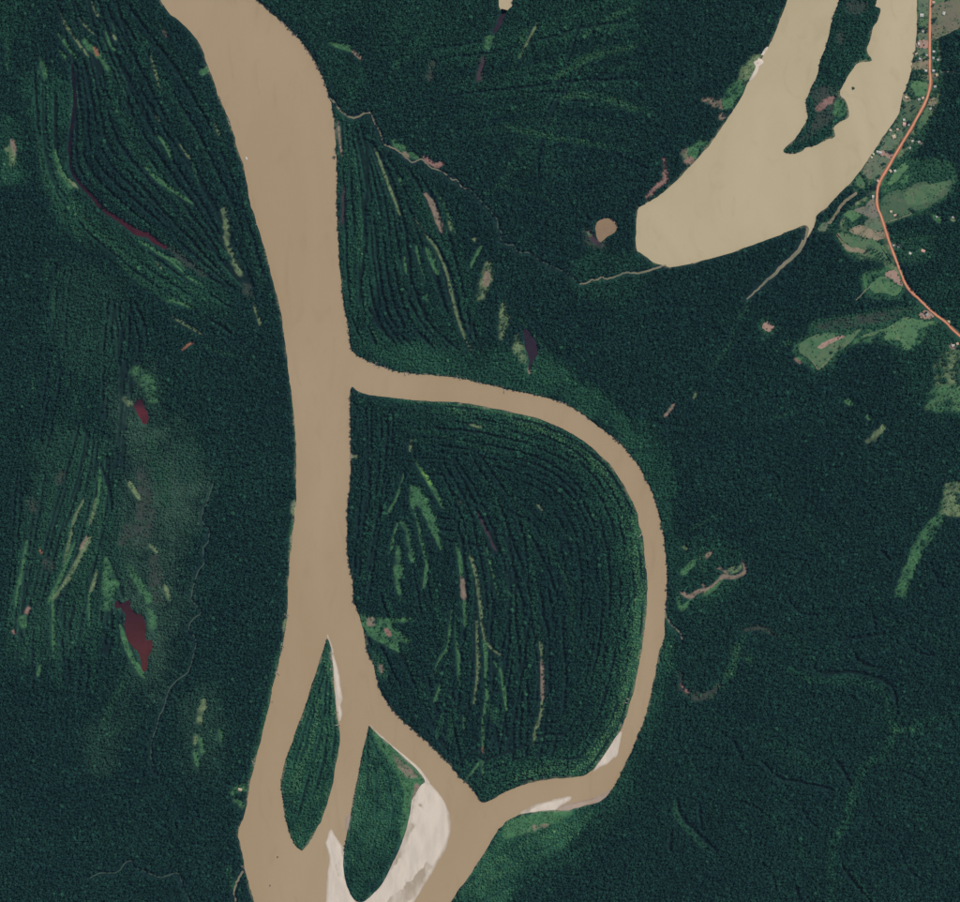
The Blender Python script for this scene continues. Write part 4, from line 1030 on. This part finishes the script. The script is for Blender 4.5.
def trunk_geo(h, r0, seed=0):
    """tapered trunk with four limbs, unit = metres"""
    r = random.Random(seed)
    v, f = [], []
    def tube(p0, p1, a, b, n=5):
        p0, p1 = Vector(p0), Vector(p1)
        d = (p1 - p0).normalized(); t = d.orthogonal().normalized(); s = d.cross(t)
        i0 = len(v)
        for p, rr in ((p0, a), (p1, b)):
            for k in range(n):
                an = 2 * math.pi * k / n
                v.append(tuple(p + (t * math.cos(an) + s * math.sin(an)) * rr))
        for k in range(n):
            f.append((i0 + k, i0 + (k + 1) % n, i0 + n + (k + 1) % n, i0 + n + k))
    tube((0, 0, 0), (0, 0, h * 0.62), r0, r0 * 0.6)
    tube((0, 0, h * 0.62), (0.05 * h, 0, h * 0.9), r0 * 0.6, r0 * 0.25)
    for k in range(4):
        a = k * 1.57 + r.uniform(-.4, .4)
        tube((0, 0, h * r.uniform(.45, .6)), (math.cos(a) * h * .2, math.sin(a) * h * .2, h * r.uniform(.72, .82)), r0 * 0.4, r0 * 0.12, 4)
    return v, f

def proto_tree(i):
    """a whole tree of crown radius 1 and height 1 in two materials, kept out of the scene and only instanced"""
    cv, cf = crown_geo(100 + i, lumps=5 + i % 3, flat=0.72 + 0.1 * (i % 3))
    tv, tf = trunk_geo(2.6, 0.06, i)
    me = bpy.data.meshes.new('forest_tree')
    base = 1.9
    v = [(x, y, z + base) for x, y, z in cv] + tv
    me.from_pydata(v, [], [tuple(q) for q in cf] + [tuple(k + len(cv) for k in q) for q in tf])
    me.materials.append(M_CROWN); me.materials.append(M_TRUNK)
    me.polygons.foreach_set('material_index', np.array([0] * len(cf) + [1] * len(tf), np.int32))
    me.update()
    return bpy.data.objects.new('forest_tree', me)

def proto_shrub(i):
    cv, cf = crown_geo(300 + i, lumps=4, leaves=8, flat=0.8, leaf=0.42)
    me = bpy.data.meshes.new('shrub')
    me.from_pydata([(x, y, z - 0.1) for x, y, z in cv], [], [tuple(q) for q in cf])
    me.materials.append(M_CROWN)
    return bpy.data.objects.new('shrub', me)

def proto_dead(i):
    """fallen pale trunk with a few bare branches"""
    r = random.Random(500 + i)
    tv, tf = trunk_geo(14, 0.8, 40 + i)
    a = r.uniform(1.2, 1.5)
    v = [(x, y * math.cos(a) - z * math.sin(a), y * math.sin(a) + z * math.cos(a) + 0.6) for x, y, z in tv]
    me = bpy.data.meshes.new('fallen_log')
    me.from_pydata(v, [], [tuple(q) for q in tf])
    me.materials.append(M_DEAD)
    return bpy.data.objects.new('fallen_log', me)

TREES = [proto_tree(i) for i in range(7)]
SHRUBS = [proto_shrub(i) for i in range(4)]
DEADS = [proto_dead(i) for i in range(3)]

def scatter_group(objs):
    g = bpy.data.node_groups.new('scatter', 'GeometryNodeTree')
    g.interface.new_socket('Geometry', in_out='INPUT', socket_type='NodeSocketGeometry')
    g.interface.new_socket('Geometry', in_out='OUTPUT', socket_type='NodeSocketGeometry')
    gi = g.nodes.new('NodeGroupInput'); go = g.nodes.new('NodeGroupOutput')
    j = g.nodes.new('GeometryNodeJoinGeometry')
    for o in objs:
        oi = g.nodes.new('GeometryNodeObjectInfo')
        oi.inputs['Object'].default_value = o
        oi.inputs['As Instance'].default_value = True
        g.links.new(oi.outputs['Geometry'], j.inputs[0])
    ip = g.nodes.new('GeometryNodeInstanceOnPoints')
    ip.inputs['Pick Instance'].default_value = True
    def na(name, ty):
        x = g.nodes.new('GeometryNodeInputNamedAttribute')
        x.data_type = ty
        x.inputs['Name'].default_value = name
        return x.outputs['Attribute']
    mp = g.nodes.new('GeometryNodeMeshToPoints')
    g.links.new(gi.outputs[0], mp.inputs[0])
    g.links.new(mp.outputs[0], ip.inputs['Points'])
    g.links.new(j.outputs[0], ip.inputs['Instance'])
    g.links.new(na('pick', 'INT'), ip.inputs['Instance Index'])
    g.links.new(na('turn', 'FLOAT_VECTOR'), ip.inputs['Rotation'])
    g.links.new(na('size', 'FLOAT_VECTOR'), ip.inputs['Scale'])
    g.links.new(ip.outputs[0], go.inputs[0])
    return g
G_TREE, G_SHRUB, G_DEAD = scatter_group(TREES), scatter_group(SHRUBS), scatter_group(DEADS)

def scatter(name, px, py, size, group, n_protos, tint_, grey_, label, cat, mat, zoff=0.0, vary=None):
    n = len(px)
    if n == 0: return None
    co = np.stack([wx(px), wy(py), np.maximum(gz(px, py), 0.2) + zoff], 1).astype(np.float32)
    me = bpy.data.meshes.new(name)
    me.vertices.add(n)
    me.vertices.foreach_set('co', co.ravel())
    def put(nm, ty, arr, key='value'):
        me.attributes.new(nm, ty, 'POINT').data.foreach_set(key, np.ascontiguousarray(arr).ravel())
    put('pick', 'INT', rng.integers(0, n_protos, n).astype(np.int32))
    rot = np.zeros((n, 3), np.float32); rot[:, 2] = rng.uniform(0, 6.283, n); rot[:, :2] = rng.normal(0, 0.06, (n, 2))
    put('turn', 'FLOAT_VECTOR', rot, 'vector')
    put('size', 'FLOAT_VECTOR', size.astype(np.float32), 'vector')
    put('tint', 'FLOAT', np.clip(tint_, 0, 1).astype(np.float32))
    put('grey', 'FLOAT', np.clip(grey_, 0, 1).astype(np.float32))
    put('vary', 'FLOAT', (rng.random(n) if vary is None else vary).astype(np.float32))
    me.materials.append(mat)
    o = bpy.data.objects.new(name, me); C.objects.link(o)
    md = o.modifiers.new('scatter', 'NODES'); md.node_group = group
    tag(o, label, cat, kind='stuff')
    return o

def jitter_grid(step):
    m = M - 12
    xs = np.arange(-m, W + m, step); ys = np.arange(-m, H + m, step)
    A, B = np.meshgrid(xs, ys)
    A = A + (np.arange(len(ys)) % 2)[:, None] * step / 2
    return (A + rng.uniform(-.42, .42, A.shape) * step).ravel(), (B + rng.uniform(-.42, .42, B.shape) * step).ravel()

# wooded plots in the village and single trees (built one by one further down) need the maps as they are now
tx, ty = jitter_grid(1.95)
d_ = samp(land, tx, ty)
o_ = samp(opn, tx, ty) * 1.0
keep = (d_ > 1.25 + np.clip(samp(N_MID, tx, ty) * 4.0 - 0.6, 0, 1.6)) & (rng.random(len(tx)) > np.clip(o_ * 1.25 - 0.12, 0, 1)) & (samp(clear, tx, ty) > 0.7)
tx, ty = tx[keep], ty[keep]
hf = np.clip(samp(hfac, tx, ty), 0.3, 1.1)
edge = np.clip(samp(land, tx, ty) / 4, 0.7, 1)
ht = (19 + 2.8 * rng.normal(0, 1, len(tx)).clip(-1.8, 2.2)) * hf * edge
rad = (4.8 + 0.9 * rng.normal(0, 1, len(tx)).clip(-1.5, 2)) * (0.55 + 0.45 * hf)
tsize = np.stack([rad, rad * rng.uniform(.85, 1.15, len(tx)), ht / 3.1], 1)
tt = samp(tint, tx, ty) + rng.normal(0, 0.045, len(tx))
tg = samp(grey, tx, ty) * rng.uniform(0.6, 1.3, len(tx))
emergent = rng.random(len(tx)) < 0.012
bigger = np.where(emergent, 1.15, 1.0) * np.clip(1 + 0.14 * rng.normal(0, 1, len(tx)), 0.75, 1.5)
tsize = tsize * np.stack([bigger, bigger, 1 + (bigger - 1) * 0.35], 1)
tt = np.where(emergent, tt + 0.16, tt)
var = np.clip(rng.normal(0.47, 0.16, len(tx)) + np.where(emergent, 0.32, 0) + 0.16 * samp(N_FINE, tx, ty) + 0.14 * samp(N_MID, tx, ty), 0, 1.3)

west = tx < np.interp(ty, [p[1] for p in RIVER_LEFT], [p[0] for p in RIVER_LEFT]) + 3
masses = [
 (west, 'dark floodplain forest on the left bank of the brown river', 'tall emergent tree in the forest left of the river'),
 (samp(s_me, tx, ty) > 0, 'ridged dark forest inside the loop of the side channel', 'tall emergent tree in the ridged forest inside the loop'),
 (samp(s_a, tx, ty) > 0, 'green forest covering the upper thin river island', None),
 (samp(s_b, tx, ty) > 0, 'bright green thicket covering the lower river island', None),
 (samp(s_li, tx, ty) > -1, 'dark trees covering the long island in the crescent lake', None),
]
done = np.zeros(len(tx), bool)
masses2 = []
for mk, lb, el in masses:
    mk = mk & ~done; done |= mk
    masses2.append((mk, lb, el))
masses2.append((~done, 'dark forest right of the river around the lake and village', 'tall emergent tree in the forest right of the river'))

def tree_thing(i, px, py, rad_, h, t, g, label, cat, group, v=0.5):
    e = bpy.data.objects.new('tree', None)
    e.empty_display_size = 2
    e.location = (float(wx(px)), float(wy(py)), float(max(gz(np.array([px]), np.array([py]))[0], 0.2)))
    e.rotation_euler = (0, 0, random.uniform(0, 6.28))
    C.objects.link(e)
    cm, tm = TREE_PARTS[i % len(TREE_PARTS)]
    c = bpy.data.objects.new('crown', cm); C.objects.link(c); c.parent = e
    c.location = (0, 0, h * 0.58); c.scale = (rad_, rad_, h * 0.33)
    c['tint'] = float(t); c['grey'] = float(g); c['vary'] = float(v)
    k = bpy.data.objects.new('trunk', tm); C.objects.link(k); k.parent = e
    k.scale = (h / 20, h / 20, h / 20)
    tag(e, label, cat, group)
    return e
TREE_PARTS = []
for i in range(5):
    cv, cf = crown_geo(700 + i, lumps=6 + i % 2, leaves=16, leaf=0.24)
    cm = bpy.data.meshes.new('crown'); cm.from_pydata(cv, [], [tuple(q) for q in cf]); cm.materials.append(M_CROWN)
    tv, tf = trunk_geo(18, 0.6, 900 + i)
    tm = bpy.data.meshes.new('trunk'); tm.from_pydata(tv, [], [tuple(q) for q in tf]); tm.materials.append(M_TRUNK)
    TREE_PARTS.append((cm, tm))

inframe = (tx > 4) & (tx < W - 4) & (ty > 4) & (ty < H - 4)
for mk, lb, el in masses2:
    idx = np.where(mk)[0]
    if el is not None:
        cand = np.where(mk & inframe & (samp(hfac, tx, ty) > 0.8) & emergent)[0]
        pick = rng.choice(cand, min(60, len(cand)), replace=False)
        for q, i in enumerate(pick):
            tree_thing(q, tx[i], ty[i], rad[i] * 1.35 + 1, 30 + rng.uniform(0, 5), tt[i] + 0.1, 0.05, el, 'tree', el.replace('tall emergent tree', 'emergent trees'), 0.75)
        idx = np.setdiff1d(idx, pick)
    scatter('forest', tx[idx], ty[idx], tsize[idx], G_TREE, len(TREES), tt[idx], tg[idx], lb, 'forest', M_CROWN, -0.3, var[idx])

sx, sy = jitter_grid(1.25)
keep = (samp(land, sx, sy) > 0.5) & (rng.random(len(sx)) < samp(shrub, sx, sy) * np.clip(samp(opn, sx, sy) * 1.5, 0, 1)) & (samp(clear, sx, sy) > 0.2)
bank = (samp(land, sx, sy) > 0.35) & (samp(land, sx, sy) < 2.0) & (samp(clear, sx, sy) > 0.2) & (samp(opn, sx, sy) < 0.5) & (rng.random(len(sx)) < 0.7)
keep |= bank
sx, sy = sx[keep], sy[keep]; bank = bank[keep]
sr = rng.uniform(1.4, 3.2, len(sx))
ssz = np.stack([sr, sr, sr * rng.uniform(0.6, 1.3, len(sx))], 1)
st = np.where(bank, np.maximum(samp(tint, sx, sy), 0.30 + 0.45 * np.clip(samp(N_MID, sx, sy) * 2.5 + 0.2, 0, 1)), samp(tint, sx, sy)) + rng.normal(0, 0.10, len(sx))
scatter('shrubbery', sx, sy, ssz, G_SHRUB, len(SHRUBS), st, samp(grey, sx, sy) * rng.uniform(0.3, 1.2, len(sx)), 'low green shrubs and tall grass filling swales, swamps and banks', 'shrubbery', M_CROWN, -0.2)

# scattered bushes on the pastures, thicker along their edges
gx_, gy_ = jitter_grid(1.3)
fs = samp(field_s, gx_, gy_)
kp = (fs > -1.2) & (fs < 9) & (samp(land, gx_, gy_) > 0.8) & (rng.random(len(gx_)) < 0.05 + 0.15 * np.clip(samp(N_FINE, gx_, gy_) * 2.5, 0, 1) + 0.55 * np.exp(-np.abs(fs + 0.3) / 0.7))
rd = np.full((GH, GW), 9.0, np.float32); seg_dist(rd, catmull(ROAD, 4), 5)
kp &= samp(rd, gx_, gy_) > 2.4
gx_, gy_ = gx_[kp], gy_[kp]
gr = rng.uniform(1.2, 3.4, len(gx_))
scatter('shrubbery', gx_, gy_, np.stack([gr, gr, gr * rng.uniform(0.7, 1.4, len(gx_))], 1), G_SHRUB, len(SHRUBS), rng.uniform(0.1, 0.85, len(gx_)), rng.uniform(0, 0.45, len(gx_)), 'scattered bushes along the edges of the village pastures', 'shrubbery', M_CROWN, 0.0)

# pale fallen trunks and slumped earth on the cut banks
DB = [((220,100),7,2.5),((229,122),4,2),((245,158),3,1),((251,196),4,2),((258,225),6,3),((320,66),8,4),((310,52),6,3),((296,36),6,3),((283,24),5,3),((330,90),8,5),((349,326),4,2),((375,364),10,5),((385,367),8,4),((406,373),6,4),((460,378),9,5),((478,381),5,3),((503,388),5,3),((565,403),6,4),((618,440),8,4),((293,505),8,4),((287,616),7,4),((285,630),6,3),((281,650),5,3),((276,674),4,2),((269,702),4,2),((254,765),5,3),((352,457),6,3),((641,535),4,2),((646,565),4,2),((625,700),10,6),((628,690),6,4),((620,725),8,4),((300,690),0,2),((337,712),6,4),((339,725),6,3),((330,660),10,5),((326,672),6,4),((241,868),4,2),((284,645),4,2),((756,60),5,4),((333,655),8,5)]
dx_, dy_ = [], []
for (x, y), n, sp in DB:
    for k in range(n):
        dx_.append(x + random.gauss(0, sp * 0.5)); dy_.append(y + random.gauss(0, sp * 0.5))
dx_, dy_ = np.array(dx_), np.array(dy_)
kp = (samp(land, dx_, dy_) > -0.6) & (samp(land, dx_, dy_) < 4)
dx_, dy_ = dx_[kp], dy_[kp]
ds = rng.uniform(0.6, 1.2, len(dx_))
scatter('driftwood', dx_, dy_, np.stack([ds * 1.6, ds, ds * 1.6], 1), G_DEAD, len(DEADS), ds * 0 + .5, ds * 0, 'pale fallen trunks and driftwood along the cut banks', 'driftwood', M_DEAD, 0.5)

# ------------------------------------------------------------------ houses of the village
ROOF = {'white': mat_plain('white_roof', (0.56, 0.53, 0.47), (0.44, 0.42, 0.38), 0.3, 0.6), 'tan': mat_plain('tan_roof', (0.58, 0.46, 0.30), (0.48, 0.38, 0.26), 0.3, 0.8),
        'pink': mat_plain('pink_roof', (0.66, 0.40, 0.32), (0.55, 0.33, 0.26), 0.3, 0.8), 'grey': mat_plain('grey_roof', (0.40, 0.41, 0.38), (0.30, 0.31, 0.29), 0.3, 0.7)}
M_WALL = mat_plain('timber_wall', (0.42, 0.34, 0.25), (0.34, 0.27, 0.2), 0.6)
M_DOOR = mat_plain('door_wood', (0.16, 0.10, 0.06), None, 0.6)
M_GLASS = mat_plain('window_glass', (0.05, 0.06, 0.07), None, 0.6, 0.15)

def house(px, py, L, Wd, ang, roof, label):
    e = bpy.data.objects.new('house', None)
    e.location = (float(wx(px)), float(wy(py)), BANK + 0.55)
    e.rotation_euler = (0, 0, math.radians(ang))
    C.objects.link(e)
    L, Wd = L * 0.86, Wd * 0.86
    h, a, b, t = 3.0, L / 2, Wd / 2, 0.12
    rise = Wd * 0.22
    v = [(-a,-b,-0.6),(a,-b,-0.6),(a,b,-0.6),(-a,b,-0.6),(-a,-b,h),(a,-b,h),(a,b,h),(-a,b,h),(-a,0,h+rise),(a,0,h+rise)]
    mesh_obj('wall', v, [(0,1,5,4),(1,2,6,9,5),(2,3,7,6),(3,0,4,8,7),(0,3,2,1)], M_WALL, e)
    ov = 0.9
    A, B = a + ov, b + ov
    ze = h - rise * ov / b + 0.05; zr = h + rise + 0.05
    for s in (-1, 1):
        v = [(-A, 0, zr), (A, 0, zr), (A, s * B, ze), (-A, s * B, ze), (-A, 0, zr + t), (A, 0, zr + t), (A, s * B, ze + t), (-A, s * B, ze + t)]
        f = [(4,5,6,7),(3,2,1,0),(0,1,5,4),(2,3,7,6),(1,2,6,5),(3,0,4,7)]
        if s > 0: f = [tuple(reversed(q)) for q in f]
        mesh_obj('roof', v, f, ROOF[roof], e)
    def panel(name, x0, x1, z0, z1, y, mat):
        v = [(x0, y - .04, z0), (x1, y - .04, z0), (x1, y + .04, z0), (x0, y + .04, z0), (x0, y - .04, z1), (x1, y - .04, z1), (x1, y + .04, z1), (x0, y + .04, z1)]
        mesh_obj(name, v, [(0,1,5,4),(1,2,6,5),(2,3,7,6),(3,0,4,7),(4,5,6,7),(3,2,1,0)], mat, e)
    panel('door', -0.5, 0.5, 0.0, 2.1, -b - .03, M_DOOR)
    for x in (-a * 0.55, a * 0.55):
        panel('window', x - .6, x + .6, 0.9, 2.0, -b - .03, M_GLASS)
    tag(e, label, 'house', 'village houses')
    return e

ORD = 'first second third fourth fifth sixth seventh eighth ninth tenth eleventh twelfth thirteenth fourteenth fifteenth sixteenth seventeenth eighteenth nineteenth twentieth twenty-first twenty-second twenty-third'.split()
ALLH = []
for lst, side in ((LAKE_SIDE, 'lake'), (FOREST_SIDE, 'forest')):
    for i, q in enumerate(sorted(lst, key=lambda z: z[1])):
        house(*q, f'{q[5]}-roofed house, {ORD[i]} from the top on the {side} side of the road')
        ALLH.append(q)
for q, lb in OTHER:
    house(*q, lb); ALLH.append(q)

# ------------------------------------------------------------------ single trees of the village and the pastures
SPOTS = [
 ('dark tree in the wooded lakeside plot above the grey-green plot', [(920,27.5),(922.5,28),(925,27.5),(927,29),(920,30.5),(926,31.5),(919.5,32)]),
 ('dark tree among the lakeside houses below the pink plot', [(915.5,52),(918,56.5),(924,53.8),(923,57),(925.5,59),(916.5,58),(914.5,60),(928,58)]),
 ('dark tree in the wooded lakeside plot above the light green field', [(913,72),(915,71.5),(917.5,72),(920,71.8),(922.5,72.5),(925,73),(927.5,74),(912.5,75),(915,75),(918,75.5),(921,76),(924,76.5),(926.5,77.5),(912,78),(914.5,78.5),(917,79),(920,79)]),
 ('dark tree on the lakeshore beside the light green field', [(908.5,84),(909,87),(911,92),(913,95),(916,98),(906,92)]),
 ('dark tree in the dull green plot beside the bending road', [(903.5,105),(905,107),(913,106),(914.5,108),(912,110),(904.5,113),(908,123),(910.5,122),(909,121)]),
 ('dark tree beside the pink strip running from lake to road', [(890,151.5),(891.5,152.3),(892.8,152.5)]),
 ('dark tree standing in the large grey-green lakeside pasture', [(883,163.5),(884,164),(877.5,177),(879,176)]),
 ('dark tree between the large and the small lakeside pasture', [(863,175.5),(864.5,176.5),(866.5,180),(867.5,182.5),(867,185),(861,189.5),(857,187),(854,186)]),
 ('dark tree in the grove reaching into the fields left of the road', [(856,221),(858,219.5),(860.5,219),(863,219),(864.5,220.5),(861,222)]),
 ('dark tree in the clump standing in the long green pasture', [(866,252),(868,250),(871,249),(874,249.5),(877,251),(880,253),(882,255.5),(873,252.5),(877,254.5),(884,258)]),
 ('dark tree beside the road in the top right pasture', [(933,5.5),(933.5,19),(935,20),(936,18),(934,22)]),
 ('single dark tree in the triangular green clearing', [(831.5,352.5)]),
 ('dark tree on the tip of the triangular green clearing edge', [(840,347.5)]),
 ('dark tree in the bare yard near the right edge', [(926,312.5)]),
 ('dark tree standing in the broad mottled pasture right of the road', [(912,210),(914,211),(910,208.5),(898,215)]),
]
q = 0
for lb, pts in SPOTS:
    for x, y in pts:
        tree_thing(q, x, y, random.uniform(4.2, 6.2), random.uniform(11, 16), random.uniform(0.0, 0.25), 0.0, lb, 'tree', lb.replace('single ', '').replace('dark tree', 'trees') if len(pts) > 1 else None, random.uniform(.25, .6))
        q += 1

# ------------------------------------------------------------------ boats
M_HULL = mat_plain('dark_hull', (0.10, 0.08, 0.07), None, 0.4, 0.6)
M_WHITE = mat_plain('white_hull', (0.80, 0.78, 0.74), (0.7, 0.68, 0.64), 0.4, 0.5)
def boat(px, py, L, B, ang, hull, label, cabin=None):
    e = bpy.data.objects.new('boat', None)
    e.location = (float(wx(px)), float(wy(py)), 0.0); e.rotation_euler = (0, 0, math.radians(ang)); C.objects.link(e)
    st = [(-.5, .55), (-.3, .9), (0, 1), (.25, .85), (.42, .45), (.5, .04)]
    v, f = [], []
    for x, w in st:
        y = w * B / 2
        v += [(x * L, -y, 1.1), (x * L, -y * .6, -.3), (x * L, y * .6, -.3), (x * L, y, 1.1), (x * L, y * .8, 0.5), (x * L, -y * .8, 0.5)]
    n = len(st)
    for i in range(n - 1):
        for k in range(6):
            f.append((i * 6 + k, (i + 1) * 6 + k, (i + 1) * 6 + (k + 1) % 6, i * 6 + (k + 1) % 6))
    f += [(5, 4, 3, 2, 1, 0), tuple(range((n - 1) * 6, n * 6))]
    mesh_obj('hull', v, f, hull, e)
    if cabin:
        a, b = L * .24, B * .36
        v = [(x, y, z) for z in (0.5, 2.6) for x, y in ((-a, -b), (a, -b), (a, b), (-a, b))]
        mesh_obj('cabin', v, [(0,1,5,4),(1,2,6,5),(2,3,7,6),(3,0,4,7)], M_WALL, e)
        a, b = a * 1.15, b * 1.2
        v = [(x, y, z) for z in (2.62, 2.8) for x, y in ((-a, -b), (a, -b), (a, b), (-a, b))]
        mesh_obj('roof', v, [(0,1,5,4),(1,2,6,5),(2,3,7,6),(3,0,4,7),(4,5,6,7),(3,2,1,0)], cabin, e)
    tag(e, label, 'boat')
boat(246.6, 158.5, 12, 5, -70, M_WHITE, 'small white boat moored on the left river bank', M_WHITE)
boat(277.5, 857, 9, 4.5, 80, M_HULL, 'small dark boat in mid river below the thin island', None)
boat(270, 885.5, 8, 4, 60, M_HULL, 'small dark boat near the left bank at the bottom', None)

# ------------------------------------------------------------------ the air between the ground and the camera
hm = bpy.data.materials.new('thin_air')
hm.use_nodes = True
hn = hm.node_tree
hn.nodes.clear()
pv = hn.nodes.new('ShaderNodeVolumePrincipled')
pv.inputs['Color'].default_value = (0.42, 0.74, 1.0, 1.0)
pv.inputs['Density'].default_value = HAZE
ho = hn.nodes.new('ShaderNodeOutputMaterial')
hn.links.new(pv.outputs[0], ho.inputs['Volume'])
E, z0, z1 = 16500.0, -5.0, CAM_Z + 200.0
v = [(x, y, z) for z in (z0, z1) for x, y in ((-E, -E), (E, -E), (E, E), (-E, E))]
hz = mesh_obj('haze', v, [(0,1,5,4),(1,2,6,5),(2,3,7,6),(3,0,4,7),(4,5,6,7),(3,2,1,0)], hm)
tag(hz, 'thin bluish air over the whole floodplain', 'haze', kind='stuff')
